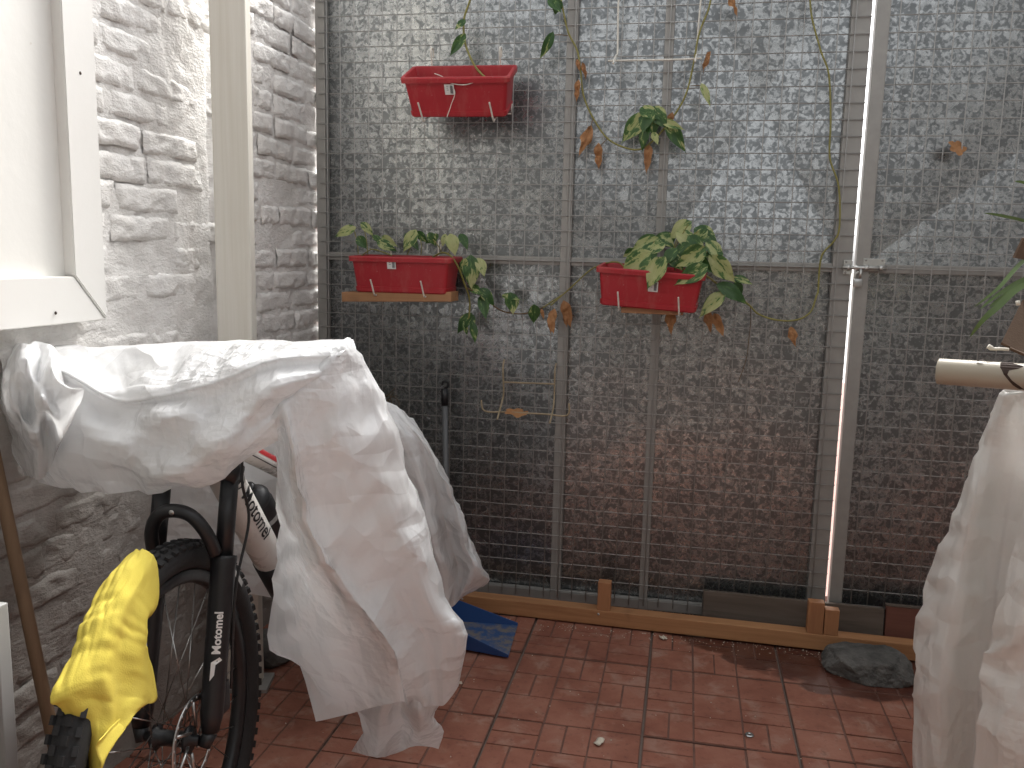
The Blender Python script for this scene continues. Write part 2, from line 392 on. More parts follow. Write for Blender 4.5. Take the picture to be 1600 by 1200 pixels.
wpart('panel', [(y0+.01, cw-.02), (y1-cw+.02, cw-.02), (y1-cw+.02, zt-.01), (y0+.01, zt-.01)], -.012, .006, M['panel_paint'])
for a, b in ((y1-.048, .50), (y1-.062, .79), (y1-.155, .022)):
    MB().lathe([(0, .0012), (.0032, .0008), (.0036, 0)], 8, Matrix.Translation((.0300, a, b)) @ Matrix.Rotation(math.pi/2, 4, 'Y')).build('nail', M['burnt'], wn, True)
# white wooden post
pc = at(372, 560, X=-.83); pc.z = 0
po = thing('post', 'cream painted wooden post standing in front of brick wall', 'post', pc)
o = MB().box((0, 0, 1.25), (.0455, .026, 1.25), .004).build('shaft', M['post_paint'], po); o.rotation_euler.z = math.radians(14)
o = MB().box((0, 0, .006), (.07, .05, .006), .002).build('base_plate', M['frame_metal'], po); o.rotation_euler.z = math.radians(14)

# ------------------------------------------------------------------ gate
GH = 2.25
gl = thing('gate_leaf', 'wide galvanised gate leaf with wire mesh and hanging red planters', 'gate', (-.05, 0, 0), 'leaves of the galvanised gate')
gr = thing('gate_leaf', 'galvanised gate leaf right of the bright slit, with bolt and dry leaf', 'gate', (1.5, 0, 0), 'leaves of the galvanised gate')
def local(g, mb): mb.V = [v-g.location for v in mb.V]; return mb
def bar(g, name, x0, x1, y0, y1, z0, z1, mat='frame_metal', bev=.003):
    return local(g, MB().box(((x0+x1)/2, (y0+y1)/2, (z0+z1)/2), ((x1-x0)/2, (y1-y0)/2, (z1-z0)/2), bev)).build(name, M[mat], g)
bar(gl, 'hinge_post', -.945, -.911, .004, .044, .0, GH)
for a, b in ((-.079, -.043), (.233, .262)):
    bar(gl, 'upright', a, b, .006, .040, .010, GH-.03)
    bar(gl, 'upright_web', (a+b)/2-.003, (a+b)/2+.003, .0025, .0055, .05, GH-.03, bev=.0008)
bar(gl, 'closing_post', .788, .846, .006, .040, .015, GH)
for a, b in ((-.911, -.079), (-.043, .233), (.262, .790)):
    bar(gl, 'middle_rail', a, b, .010, .036, 1.196, 1.224); bar(gl, 'rail_lip', a, b, .004, .0095, 1.208, 1.2135, bev=.001)
    bar(gl, 'bottom_rail', a, b, .008, .040, .018, .052); bar(gl, 'top_rail', a, b, .008, .038, GH-.03, GH)
bar(gr, 'closing_post', .8575, .897, -.004, .040, .015, GH)
bar(gr, 'far_post', 2.10, 2.14, .004, .040, .015, GH)
for z0, z1, nm in ((1.196, 1.224, 'middle_rail'), (.018, .052, 'bottom_rail'), (GH-.03, GH, 'top_rail')): bar(gr, nm, .897, 2.10, .010, .036, z0, z1)
def sheet(g, x0, x1, z0, z1, d):
    # sheet with two slight diagonal creases, shaped in to give pale reflection bands
    N = 12; G = []
    for i in range(N+1):
        row = []
        for j in range(N+1):
            u, v = -1+2*i/N, -1+2*j/N
            row.append(Vector((x0+(x1-x0)*i/N, .046+d*(1-max(abs(u), abs(v))), z0+(z1-z0)*j/N)))
        G.append(row)
    V = [p for r in G for p in r]; F = []
    for i in range(N):
        for j in range(N):
            a, b, c, e = i*(N+1)+j, (i+1)*(N+1)+j, (i+1)*(N+1)+j+1, i*(N+1)+j+1
            if (i < N/2) == (j < N/2): F += [[a, b, c], [a, c, e]]
            else: F += [[a, b, e], [b, c, e]]
    mb = local(g, MB().add(V, F)); o = mb.build('sheet_panel', M['galvanised'], g)
    s = o.modifiers.new('thick', 'SOLIDIFY'); s.thickness = .001; s.offset = 1
for x0, x1 in ((-.935, -.06), (-.06, .248), (.248, .836)):
    sheet(gl, x0, x1, -.0065, 1.21, .010 if x1-x0 > .4 else .003); sheet(gl, x0, x1, 1.2105, GH, (.034 if x0 > 0 else .012) if x1-x0 > .4 else .004)
sheet(gr, .875, 2.12, -.0065, 1.21, .012); sheet(gr, .875, 2.12, 1.2105, GH, .030)
def wires(g, x0, x1, cols, rows, zb):
    hw = MB().tube([(x0, 0, 0), (x1, 0, 0)], .00175, 6).mesh('wire', True); vw = MB().tube([(0, 0, zb), (0, 0, GH-.01)], .0018, 6).mesh('wire', True)
    for me in (hw, vw): me.materials.append(M['wire_metal'])
    for z in rows:
        o = link('wire', hw, None, g, Vector((0, -.0008, z))-g.location); o.rotation_euler = (0, random.uniform(-.0006, .0006), random.uniform(-.0004, .0004))
    for x in cols:
        o = link('wire', vw, None, g, Vector((x, -.0040, 0))-g.location); o.rotation_euler = (0, random.uniform(-.0008, .0008), 0)
wires(gl, -.932, .846, [.05*c for c in range(-18, 17)], [.06+.05*k for k in range(47)], .035)
q = at(1349.8, 689.3, Y=0); q2 = at(1457.2, 680+62/4.286, Y=0); st = (q2.x-q.x)/4; z0 = q.z
while z0 > .09: z0 -= .05
wires(gr, .893, 2.13, [q.x+st*k for k in range(24)], [z0+.05*k for k in range(48) if z0+.05*k < GH-.02], .03)
# bolt and padlock
bl = thing('barrel_bolt', 'zinc barrel bolt joining the two gate leaves at middle rail', 'bolt', (.86, -.006, 1.21))
MB().box((.048, .0, .012), (.032, .0015, .019), .001).build('back_plate', M['zinc'], bl)
MB().box((-.028, .0, .003), (.013, .0015, .022), .001).build('keep_plate', M['zinc'], bl)
MB().tube([(-.045, -.010, .002), (.085, -.010, .002)], .0058, 12).build('rod', M['zinc'], bl, True)
for x in (.026, .068): MB().lathe([(.0092, -.006), (.0092, .006), (.006, .006), (.006, -.006)], 14, Matrix.Translation((x, -.009, .002)) @ Matrix.Rotation(math.pi/2, 4, 'Y'), True).build('guide_loop', M['zinc'], bl, True)
MB().lathe([(.0095, -.005), (.0095, .005), (.006, .005), (.006, -.005)], 14, Matrix.Translation((-.028, -.009, .002)) @ Matrix.Rotation(math.pi/2, 4, 'Y'), True).build('keep_loop', M['zinc'], bl, True)
MB().tube([(.008, -.012, .0), (.008, -.020, -.012), (.006, -.021, -.030)], .004, 8).build('handle', M['zinc'], bl, True)
for x, z in ((.024, .026), (.072, .026), (.024, -.002), (.072, -.004), (-.034, .020), (-.034, -.014)): MB().lathe([(0, .0022), (.003, .0014), (.0036, 0)], 8, Matrix.Translation((x, -.0016, z)) @ Matrix.Rotation(math.pi/2, 4, 'X')).build('screw', M['frame_metal'], bl, True)
pl = thing('padlock', 'small worn padlock hanging below the gate bolt', 'padlock', (.862, -.020, 1.165))
autosmooth(MB().box((0, 0, 0), (.013, .006, .013), .004).build('lock_body', M['steel'], pl))
MB().tube(spline([(-.008, 0, .011), (-.008, 0, .026), (0, 0, .034), (.008, 0, .026), (.008, 0, .011)], 5), .0024, 8).build('shackle', M['zinc'], pl, True)

# ------------------------------------------------------------------ bicycle
BO = Vector((-.515, -1.585, 0)); BA = math.radians(-5.5); LEAN = -.028
BD = Vector((math.sin(BA), math.cos(BA), 0)); BS = Vector((BD.y, -BD.x, 0))
def B(a, b, z): return BD*a + BS*(b+LEAN*z) + Vector((0, 0, z))
bk = thing('bicycle', 'black and white mountain bike half hidden under white plastic sheet', 'bicycle', BO)
WR = .352
def wheel(a0, name, rotor):
    Mw = Matrix.Translation(B(a0, 0, WR)) @ Matrix((BD, (Vector((0, 0, 1))+BS*LEAN).normalized(), BS)).transposed().to_4x4()
    MA = lambda r, ang, b: Mw @ Vector((r*math.cos(ang), r*math.sin(ang), b))
    rim = MB().lathe([(.282, -.013), (.298, -.0135), (.300, -.011), (.296, -.008), (.296, .008), (.300, .011), (.298, .0135), (.282, .013), (.274, .006), (.274, -.006)], 64, Mw, True).build(name, M['bike_black'], bk, True)
    prof = [(.2985+.0255+.0265*math.cos(q), .0275*math.sin(q)) for q in [math.pi*2*k/14 for k in range(14)]]
    MB().lathe(prof, 72, Mw, True).build('tyre', M['rubber'], rim, True)
    kb = MB()
    for k in range(84):
        for b, off, ww in ((-.0215, 0, .0045), (-.0075, .5, .005), (.0075, 0, .005), (.0215, .5, .0045)):
            q = 2*math.pi*(k+off)/84; rr = .3505 if abs(b) < .01 else .3435
            er = Vector((math.cos(q), math.sin(q), 0)); et = Vector((-math.sin(q), math.cos(q), 0)); n = (er*(1 if abs(b) < .01 else .75)+Vector((0, 0, b*18 if abs(b) > .01 else 0))).normalized()
            s = et.cross(n); R3 = Mw.to_3x3() @ Matrix((et, s, n)).transposed()
            kb.box(MA(rr, q, b), (.0068, ww*.9, .0036), 0, R3)
    kb.build('tread', M['rubber'], rim); 
    MB().lathe([(0, -.05), (.009, -.05), (.009, -.036), (.022, -.034), (.022, -.028), (.014, -.024), (.014, .024), (.024, .028), (.024, .035), (.009, .037), (.009, .05), (0, .05)], 20, Mw).build('hub', M['bike_black'], rim, True)
    sp = mesh('spoke', *(lambda mb: (mb.V, mb.F))(MB().tube([(0, 0, 0), (0, 0, 1)], .0011, 5)))
    sp.materials.append(M['steel'])
    for k in range(28):
        q = 2*math.pi*k/28; side = .028 if k % 2 else -.028; q2 = q+(.9 if k % 4 < 2 else -.9)
        p0, p1 = MA(.022, q2, side), MA(.276, q, 0)
        o = link('spoke', sp, None, rim, p0); o.rotation_mode = 'QUATERNION'; o.rotation_quaternion = (p1-p0).to_track_quat('Z', 'Y'); o.scale = (1, 1, (p1-p0).length)
    if rotor:
        rt = MB().lathe([(.068, .0395), (.080, .0395), (.080, .0415), (.068, .0415)], 48, Mw, True)
        for k in range(6):
            q = 2*math.pi*k/6; rt.tube([MA(.022, q, .0405), MA(.045, q+.35, .0405), MA(.070, q+.45, .0405)], .003, 6)
        for k in range(24):
            q = 2*math.pi*k/24; rt.lathe([(0, .0012), (.0032, .0012), (.0032, 0)], 6, Mw @ Matrix.Translation((.074*math.cos(q), .074*math.sin(q), .0412)))
        rt.build('brake_rotor', M['steel'], rim, True)
    # pale sidewall print
    pm = MB()
    for q0, q1 in ((.62, .78), (.82, .93)):
        G = [[MA(.318+.012*j, q0+(q1-q0)*i/8, .0285-.001*j) for j in (0, 1)] for i in range(9)]
        pm.grid(G)
    pm.build('sidewall_print', M['decal_grey'], rim, True)
    return rim
wheel(0, 'front_wheel', True); wheel(1.10, 'rear_wheel', False)
LEGS = {}
for s in (-1, 1):
    top, bot = B(.150, s*.066, .800), B(.012, s*.066, WR+.01)
    mid = top.lerp(bot, .33)
    LEGS[s] = (mid, bot)
    lg = MB().tube([top+(top-bot).normalized()*.01, mid], .0165, 16).tube([mid-(top-bot).normalized()*-.006, mid, mid.lerp(bot, .05), mid.lerp(bot, .9), bot], [.0235, .0245, .0225, .0205, .015], 18)
    lg.tube([bot, B(0, s*.058, WR-.012)], [.014, .011], 10).build('fork_leg', M['bike_black'], bk, True)
cr = MB().tube([B(.150, -.085, .803), B(.150, -.05, .815), B(.160, 0, .822), B(.150, .05, .815), B(.150, .085, .803)], [.020, .024, .026, .024, .020], 14).build('fork_crown', M['bike_black'], bk, True)
ac = MB().tube(spline([B(.085, -.060, .672), B(.070, -.052, .715), B(.062, -.030, .748), B(.060, 0, .757), B(.062, .030, .748), B(.070, .052, .715), B(.085, .060, .672)], 6), .0125, 10).build('fork_arch', M['bike_black'], bk, True)
MB().lathe([(0, .0015), (.004, .001), (.005, 0)], 10, Matrix.Translation(B(.060, 0, .757)-BD*.0125) @ (-BD).to_track_quat('Z', 'Y').to_matrix().to_4x4()).build('bolt_head', M['steel'], bk, True)
MB().tube([B(.155, 0, .80), B(.222, 0, .965)], .021, 16).build('steerer', M['bike_black'], bk, True)
MB().tube([B(.176, 0, .825), B(.212, 0, .915)], .027, 18).build('head_tube', M['bike_white'], bk, True)
dta, dtb = B(.205, 0, .845), B(.64, 0, .32)
dt = MB().tube([dta, dta.lerp(dtb, .5), dtb], [.034, .036, .032], 22).build('down_tube', M['bike_white'], bk, True)
MB().tube([dta.lerp(dtb, .62), dta.lerp(dtb, .9)], .0375, 18).build('down_tube_band', M['bike_black'], dt, True)
tta, ttb = B(.218, 0, .868), B(.715, 0, .640)
tt = MB().tube([tta, ttb], .021, 18).build('top_tube', M['bike_white'], bk, True)
up = Vector((0, 0, 1)); td = (ttb-tta).normalized(); ts = td.cross(up).normalized(); tu = ts.cross(td)
G = [[tta.lerp(ttb, .03+.9*i/10)+(ts*math.sin(q)+tu*math.cos(q))*.0216 for q in (-.75, -.4, 0, .4, .75, 1.1, 1.45)] for i in range(11)]
MB().grid(G).build('red_stripe', M['bike_red'], tt, True)
G = [[tta.lerp(ttb, .03+.9*i/10)+(ts*math.sin(q)+tu*math.cos(q))*.0215 for q in (1.95, 2.05)] for i in range(11)]
MB().grid(G).build('dark_line', M['bike_black'], tt, True)
MB().tube([B(.64, 0, .32), B(.745, 0, .72)], .017, 14).build('seat_tube', M['bike_white'], bk, True)
MB().tube([B(.74, 0, .70), B(.805, 0, .93)], .0135, 12).build('seat_post', M['bike_black'], bk, True)
for s in (-1, 1):
    MB().tube([B(.66, s*.02, .33), B(.80, s*.045, .34), B(1.10, s*.065, WR)], .011, 10).build('chain_stay', M['bike_white'], bk, True)
    MB().tube([B(.725, s*.015, .64), B(.84, s*.04, .56), B(1.10, s*.065, WR)], .009, 10).build('seat_stay', M['bike_white'], bk, True)
G = [[B(.72+.27*i/10, (j-4)/4*(.018+.055*max(0, (i-4)/6)**1.2), .945-.018*((j-4)/4)**2-.01*math.sin(i/10*3.1)) for j in range(9)] for i in range(11)]
o = MB().grid(G).build('saddle', M['bike_black'], bk, True); o.modifiers.new('t', 'SOLIDIFY').thickness = .03
MB().tube(spline([B(.235, -.315, .955), B(.22, -.2, .958), B(.21, -.06, .95), B(.21, .06, .95), B(.22, .2, .975), B(.25, .30, .985)], 5), .0145, 12).build('handlebar', M['bike_black'], bk, True)
MB().tube([B(.232, 0, .955), B(.205, 0, .952)], .024, 14).build('stem', M['bike_black'], bk, True)
MB().lathe([(.03, -.02), (.088, -.006), (.092, 0), (.088, .006), (.03, .02)], 40, Matrix.Translation(B(.64, .06, .31)) @ Matrix((BD, Vector((0, 0, 1)), BS)).transposed().to_4x4()).build('chainring', M['bike_black'], bk, True)
MB().tube([B(.64, .09, .31), B(.64+.10, .10, .20)], .011, 8).box(B(.75, .15, .195), (.045, .05, .012), .004).build('crank', M['bike_black'], bk, True)
# caliper, hoses
autosmooth(MB().box(B(.055, .060, .405), (.017, .022, .030), .006).build('brake_caliper', M['bike_black'], bk))
MB().tube(spline([B(.22, .10, .94), B(.15, .10, .88), B(.13, .098, .80), B(.135, .105, .72), B(.09, .092, .60), B(.065, .085, .42)], 7), .0028, 8).build('brake_hose', M['bike_black'], bk, True)
# bottle on the down tube
bb = dta.lerp(dtb, .40)+Vector((0, 0, .040))+BD*.035; bd = (dtb-dta).normalized()
Mb = Matrix.Translation(bb) @ (-bd).to_track_quat('Z', 'Y').to_matrix().to_4x4()
bt = MB().lathe([(0, -.16), (.035, -.16), (.037, -.15), (.037, -.01), (.034, .002)], 24, Mb).build('bottle', M['bike_black'], bk, True)
MB().lathe([(.034, .0), (.0345, .014), (.026, .026), (.014, .034), (.012, .050), (.014, .052), (.009, .056), (0, .056)], 24, Mb).build('bottle_cap', M['bike_black'], bt, True)
MB().lathe([(.0376, -.06), (.0376, -.045)], 24, Mb).build('bottle_band', M['decal_grey'], bt, True)
# lettering wrapped on a tube: text runs along axis, wraps round by angle
def text_mesh(body, size):
    cu = bpy.data.curves.new('t', 'FONT'); cu.body = body; cu.size = size; cu.align_y = 'CENTER'; cu.offset = .0006; cu.resolution_u = 3
    o = bpy.data.objects.new('t', cu); COL.objects.link(o); dg = bpy.context.evaluated_depsgraph_get(); dg.update()
    me = bpy.data.meshes.new_from_object(o.evaluated_get(dg)); bpy.data.objects.remove(o); bpy.data.curves.remove(cu)
    bm = bmesh.new(); bm.from_mesh(me); bmesh.ops.triangulate(bm, faces=bm.faces[:])
    bmesh.ops.subdivide_edges(bm, edges=[e for e in bm.edges if e.calc_length() > size*.3], cuts=1)
    V = [v.co.copy() for v in bm.verts]; bm.verts.index_update(); F = [[v.index for v in f.verts] for f in bm.faces]; bm.free(); bpy.data.meshes.remove(me)
    return V, F
def wrap(V, start, axis, face, r):
    """text x along axis, y round the tube, face = outward direction at y=0"""
    axis = axis.normalized(); n = (face-axis*face.dot(axis)).normalized(); yv = n.cross(axis)
    return [start+axis*v.x+(n*math.cos(v.y/r)+yv*math.sin(v.y/r))*(r+.0008) for v in V]
mid, bot = LEGS[1]; ax = (mid-bot).normalized()
tocam = (CAM-BO-mid.lerp(bot, .4)).normalized(); face = tocam
V, F = text_mesh('Motomel', .0205)
lp = mid.lerp(bot, .55)
mb = MB().add(wrap(V, lp, ax, face, .0222), F); mb.build('lettering', M['decal_white'], bk)
chev = [Vector(v) for v in ((-.046, .008, 0), (-.014, .008, 0), (-.005, -.006, 0), (-.010, -.011, 0), (-.018, .0, 0), (-.036, .001, 0))]
mb = MB().add(wrap(chev, lp, ax, face, .0222), [[0, 1, 4, 5], [1, 2, 3, 4]]); mb.build('fork_mark', M['decal_white'], bk)
axd = (dtb-dta).normalized(); face = ((CAM-BO-dta.lerp(dtb, .3)).normalized()*.8+Vector((.55, 0, .35))).normalized()
V, F = text_mesh('Motomel', .046); MB().add(wrap(V, dta.lerp(dtb, .205), axd, face, .0362), F).build('lettering', M['bike_black'], dt)
ring = []; RF = []
for k in range(28):
    q = 2*math.pi*k/28
    for r in (.022, .019): ring.append(Vector((r*math.cos(q), r*math.sin(q)*1.1, 0)))
for k in range(28): RF.append([2*k, 2*((k+1) % 28), 2*((k+1) % 28)+1, 2*k+1])
V, F = text_mesh('M', .030); V = [v-Vector((.0135, 0, 0)) for v in V]
MB().add(wrap(ring, dta.lerp(dtb, .145), axd, face, .0358), RF).add(wrap(V, dta.lerp(dtb, .145), axd, face, .0358), F).build('round_emblem', M['bike_black'], dt)

# ------------------------------------------------------------------ plastic sheet over the bicycle
def tri(x): return abs((x % 1)-.5)*2
def crumple(G, amp, s=1.0, seed=0, fold=1.0):
    nu, nv = len(G), len(G[0]); out = []
    for i in range(nu):
        row = []
        for j in range(nv):
            a = G[min(i+1, nu-1)][j]-G[max(i-1, 0)][j]; b = G[i][min(j+1, nv-1)]-G[i][max(j-1, 0)]
            n = a.cross(b)
            n = n.normalized() if n.length > 1e-9 else Vector((0, -1, 0))
            p = G[i][j]*s+Vector((seed*3.7, seed, 0))
            w1 = p+.05*Vector((noise.noise(p*6), noise.noise(p*6+Vector((9, 0, 0))), noise.noise(p*6+Vector((0, 9, 0)))))
            v1 = noise.voronoi(w1*5.5, distance_metric='MANHATTAN')[0]; v2 = noise.voronoi(w1*13+Vector((4, 2, 1)), distance_metric='MANHATTAN')[0]
            gate = max(0, min(1, .25+1.9*noise.noise(p*2.4)))
            h = 1.25*min(v1[0], 1.2)+(.55*v2[0])*gate+.25*noise.noise(p*3.5)
            g2 = max(0, min(1, .45+1.6*noise.noise(p*1.9+Vector((7, 3, 1)))))
            h += fold*(1.1*g2*tri(p.dot(Vector((4.6, 1.5, 1.9)))+.35*noise.noise(p*2.2))+.8*(1-g2)*tri(p.dot(Vector((2.2, -1.0, -5.2)))+.35*noise.noise(p*2.6+Vector((5, 0, 0)))))
            row.append(G[i][j]+n*(amp*(h-.6)))
        out.append(row)
    return out
def drape(G, su=1.09, sv=1.08, wave=.075, amp=.012, hold=.008, its=420, seed=0, grav=0.0, bend=.35):
    """let a sheet that is slightly too large for its shape buckle into creases (stretch-free film on a grid)"""
    T = np.array([[tuple(v) for v in r] for r in G]); P = T.copy(); nu, nv, _ = T.shape
    du = np.gradient(T, axis=0); dv = np.gradient(T, axis=1); N = np.cross(du, dv); N /= np.linalg.norm(N, axis=2, keepdims=True)+1e-12
    nz = np.array([[noise.noise(v/wave+Vector((seed*3.1, seed, 0)))+.5*noise.noise(v/(wave*.45)+Vector((seed, 9, 4))) for v in r] for r in G])
    P = P+N*(nz*amp)[..., None]
    def pairs(a, b): return (slice(0, nu-a), slice(max(0, -b), nv-max(0, b))), (slice(a, nu), slice(max(0, b), nv+min(0, b)))
    C_ = []
    for (a, b), k in (((1, 0), su), ((0, 1), sv), ((1, 1), (su+sv)/2), ((1, -1), (su+sv)/2)):
        i0, i1 = pairs(a, b); L0 = np.linalg.norm(T[i1]-T[i0], axis=2)*k; C_.append((i0, i1, L0, 1.0, False))
    for (a, b), k in (((2, 0), su), ((0, 2), sv), ((4, 0), su), ((0, 4), sv)):
        i0, i1 = pairs(a, b); L0 = np.linalg.norm(T[i1]-T[i0], axis=2)*k*(.985 if max(a, b) == 2 else .94); C_.append((i0, i1, L0, bend, True))
    for it in range(its):
        D = np.zeros_like(P); W = np.zeros((nu, nv, 1))
        for i0, i1, L0, st, only in C_:
            d = P[i1]-P[i0]; L = np.linalg.norm(d, axis=2)+1e-9; e = (L-L0)/L
            if only: e = np.minimum(e, 0)
            c = d*(.5*st*e)[..., None]
            D[i0] += c; D[i1] -= c; W[i0] += st; W[i1] += st
        P = P+D/np.maximum(W, 1e-6)*1.6
        P += hold*(T-P); P[..., 2] -= grav
    return [[Vector(v) for v in r] for r in P]
def facet(G, n):        # finer grid that keeps the creases of the coarse one fairly sharp
    S = patch(G, n, n); out = []
    for i, r in enumerate(S):
        a, fa = min(i//n, len(G)-2), i/n; fa -= a; row = []
        for j, v in enumerate(r):
            b, fb = min(j//n, len(G[0])-2), j/n; fb -= b
            l = G[a][b]*(1-fa)*(1-fb)+G[a+1][b]*fa*(1-fb)+G[a][b+1]*(1-fa)*fb+G[a+1][b+1]*fa*fb
            row.append(v.lerp(l, .9))
        out.append(row)
    return out
def sheet_of(C, nu, nv, seed, big=1.06, small=1.022, n=3, wave=.15, amp=.018):
    c = drape(patch(C, nu, nv), big, big, wave, amp, .012, 300, seed, 0, .5)
    return drape(facet(c, n), small, small, .05, .004, .03, 90, seed+.5, 0, .3)
def PG(rows, Ys):
    return [[at(x, y, Y=(Y if not isinstance(Y, (list, tuple)) else Y[k])) for k, (x, y) in enumerate(r)] for r, Y in zip(rows, Ys)]
sh = MB()
A = PG([[(26, 640), (95, 640), (165, 645), (255, 640), (355, 635), (445, 640), (548, 640)],
        [(26, 580), (92, 575), (162, 575), (252, 570), (352, 565), (442, 562), (550, 560)],
        [(34, 546), (90, 545), (160, 548), (250, 543), (350, 538), (440, 535), (545, 535)],
        [(20, 572), (85, 570), (180, 611), (245, 608), (335, 588), (435, 556), (530, 551)],
        [(16, 588), (85, 590), (180, 628), (250, 627), (336, 608), (432, 576), (518, 566)],
        [(10, 615), (85, 622), (180, 648), (262, 652), (340, 640), (428, 606), (498, 588)],
        [(14, 665), (85, 672), (180, 692), (262, 697), (338, 690), (402, 652), (446, 630)],
        [(38, 715), (92, 726), (182, 737), (264, 741), (332, 728), (388, 694), (432, 658)],
        [(62, 752), (112, 763), (192, 767), (272, 764), (336, 751), (386, 716), (432, 688)]],
       [-1.19, -1.24, -1.33, [-1.44, -1.475, -1.485, -1.485, -1.475, -1.45, -1.40], [-1.455, -1.485, -1.492, -1.497, -1.488, -1.462, -1.415], [-1.47, -1.51, -1.50, -1.53, -1.50, -1.50, -1.44], [-1.47, -1.51, -1.54, -1.52, -1.54, -1.50, -1.47], [-1.46, -1.51, -1.52, -1.55, -1.52, -1.50, -1.48], [-1.44, -1.47, -1.50, -1.50, -1.49, -1.47, -1.47]])
sh.grid(sheet_of(A, 3, 4, 1))
C = PG([[(420, 642), (428, 632), (436, 620), (446, 610), (462, 596), (490, 570), (520, 544), (544, 531), (552, 538)],
        [(430, 660), (436, 650), (444, 637), (456, 626), (472, 610), (500, 585), (525, 556), (546, 535), (553, 545)],
        [(431, 705), (440, 696), (452, 684), (466, 690), (495, 668), (524, 640), (552, 605), (572, 575), (577, 585)],
        [(433, 770), (446, 766), (463, 758), (482, 766), (510, 750), (550, 722), (584, 680), (606, 645), (608, 655)],
        [(434, 850), (455, 848), (484, 835), (506, 850), (535, 835), (574, 800), (610, 765), (636, 735), (636, 745)],
        [(428, 930), (464, 925), (515, 895), (540, 915), (570, 905), (604, 880), (642, 850), (668, 835), (666, 840)],
        [(424, 1012), (480, 1000), (560, 955), (582, 985), (610, 965), (636, 948), (668, 935), (696, 930), (690, 935)],
        [(466, 1036), (505, 1060), (600, 1015), (622, 1045), (645, 1030), (668, 1015), (695, 1003), (726, 990), (718, 995)],
        [(495, 1123), (550, 1110), (622, 1092), (640, 1105), (662, 1100), (680, 1098), (696, 1095), (716, 1068), (706, 1070)]],
       [[-1.46, -1.46, -1.455, -1.44, -1.43, -1.41, -1.38, -1.33, -1.26],
        [-1.482, -1.482, -1.482, -1.468, -1.458, -1.438, -1.41, -1.36, -1.28], [-1.36, -1.41, -1.48, -1.46, -1.44, -1.42, -1.38, -1.33, -1.22],
        [-1.30, -1.37, -1.47, -1.43, -1.41, -1.39, -1.35, -1.29, -1.17], [-1.26, -1.33, -1.45, -1.40, -1.38, -1.35, -1.32, -1.25, -1.12],
        [-1.22, -1.29, -1.41, -1.36, -1.33, -1.30, -1.28, -1.20, -1.07], [-1.20, -1.26, -1.37, -1.32, -1.28, -1.25, -1.25, -1.16, -1.04],
        [-1.20, -1.23, -1.31, -1.27, -1.23, -1.20, -1.20, -1.17, -1.04], [-1.20, -1.20, -1.26, -1.16, -1.18, -1.14, -1.13, -1.11, -1.02]])
sh.grid(sheet_of(C, 3, 4, 2, 1.05))
D = PG([[(540, 590), (575, 612), (602, 628), (628, 643), (645, 658), (640, 665)],
        [(590, 690), (622, 682), (650, 690), (672, 705), (682, 720), (676, 725)],
        [(620, 770), (655, 762), (682, 765), (705, 775), (714, 790), (706, 795)],
        [(640, 850), (675, 845), (702, 843), (728, 850), (742, 865), (730, 870)],
        [(655, 905), (690, 898), (715, 893), (740, 893), (762, 904), (750, 905)],
        [(665, 960), (695, 950), (708, 944), (722, 932), (742, 921), (738, 918)]],
       [[-.82, -.86, -.84, -.80, -.72, -.64], [-.80, -.86, -.82, -.80, -.70, -.60], [-.74, -.82, -.76, -.78, -.66, -.56], [-.70, -.79, -.70, -.73, -.62, -.52], [-.68, -.74, -.66, -.70, -.58, -.50], [-.68, -.70, -.66, -.66, -.58, -.50]])
sh.grid(sheet_of(D, 4, 4, 3, 1.07))
E_ = PG([[(590, 1040), (610, 1035), (630, 1030), (655, 1030), (678, 1040)], [(575, 1085), (602, 1085), (628, 1080), (655, 1085), (684, 1090)], [(562, 1112), (595, 1118), (625, 1112), (655, 1118), (680, 1120)], [(566, 1145), (592, 1150), (630, 1140), (655, 1146), (690, 1142)], [(552, 1172), (590, 1180), (622, 1174), (650, 1163), (684, 1168)]],
        [[-1.15, -1.16, -1.17, -1.13, -1.08], [-1.13, -1.19, -1.16, -1.17, -1.10], [-1.11, -1.19, -1.14, -1.18, -1.10], [-1.08, -1.15, -1.10, -1.13, -1.07], [-1.05, -1.11, -1.04, -1.08, -1.03]])
sh.grid(sheet_of(E_, 3, 3, 4, 1.08, 1.03, 3, .08, .012))
L_ = PG([[(6, 560), (22, 542), (45, 537), (68, 540), (84, 545), (96, 566)], [(0, 590), (20, 574), (40, 566), (60, 586), (80, 578), (104, 604)], [(2, 630), (20, 628), (44, 640), (64, 622), (86, 628), (128, 611)], [(10, 672), (30, 664), (52, 676), (72, 660), (98, 668), (116, 646)], [(20, 705), (40, 712), (58, 700), (76, 706), (94, 690), (104, 668)], [(38, 740), (50, 742), (62, 744), (74, 736), (84, 716), (96, 690)]],
        [[-1.42, -1.44, -1.46, -1.48, -1.47, -1.45], [-1.45, -1.52, -1.56, -1.52, -1.56, -1.52], [-1.47, -1.56, -1.52, -1.59, -1.55, -1.61], [-1.45, -1.53, -1.57, -1.53, -1.59, -1.58], [-1.46, -1.50, -1.54, -1.52, -1.56, -1.55], [-1.45, -1.50, -1.52, -1.51, -1.53, -1.52]])
sh.grid(sheet_of(L_, 3, 3, 5, 1.09, 1.03, 3, .07, .012))
F_ = PG([[(180, 650), (270, 650), (370, 650), (480, 650)], [(188, 765), (280, 760), (375, 760), (470, 760)], [(236, 832), (310, 845), (390, 850), (460, 860)], [(330, 900), (360, 920), (410, 930), (460, 940)]],
        [[-1.0, -.98, -.92, -.86], [-1.0, -.98, -.92, -.86], [-.98, -.94, -.90, -.84], [-.94, -.90, -.88, -.82]])
sh.grid(crumple(patch(F_, 8, 8), .005, 1, 6))
ps = tag(sh.build('plastic_sheet', M['film'], None, True), 'large white plastic sheet draped over the bicycle on the left', 'plastic sheet')

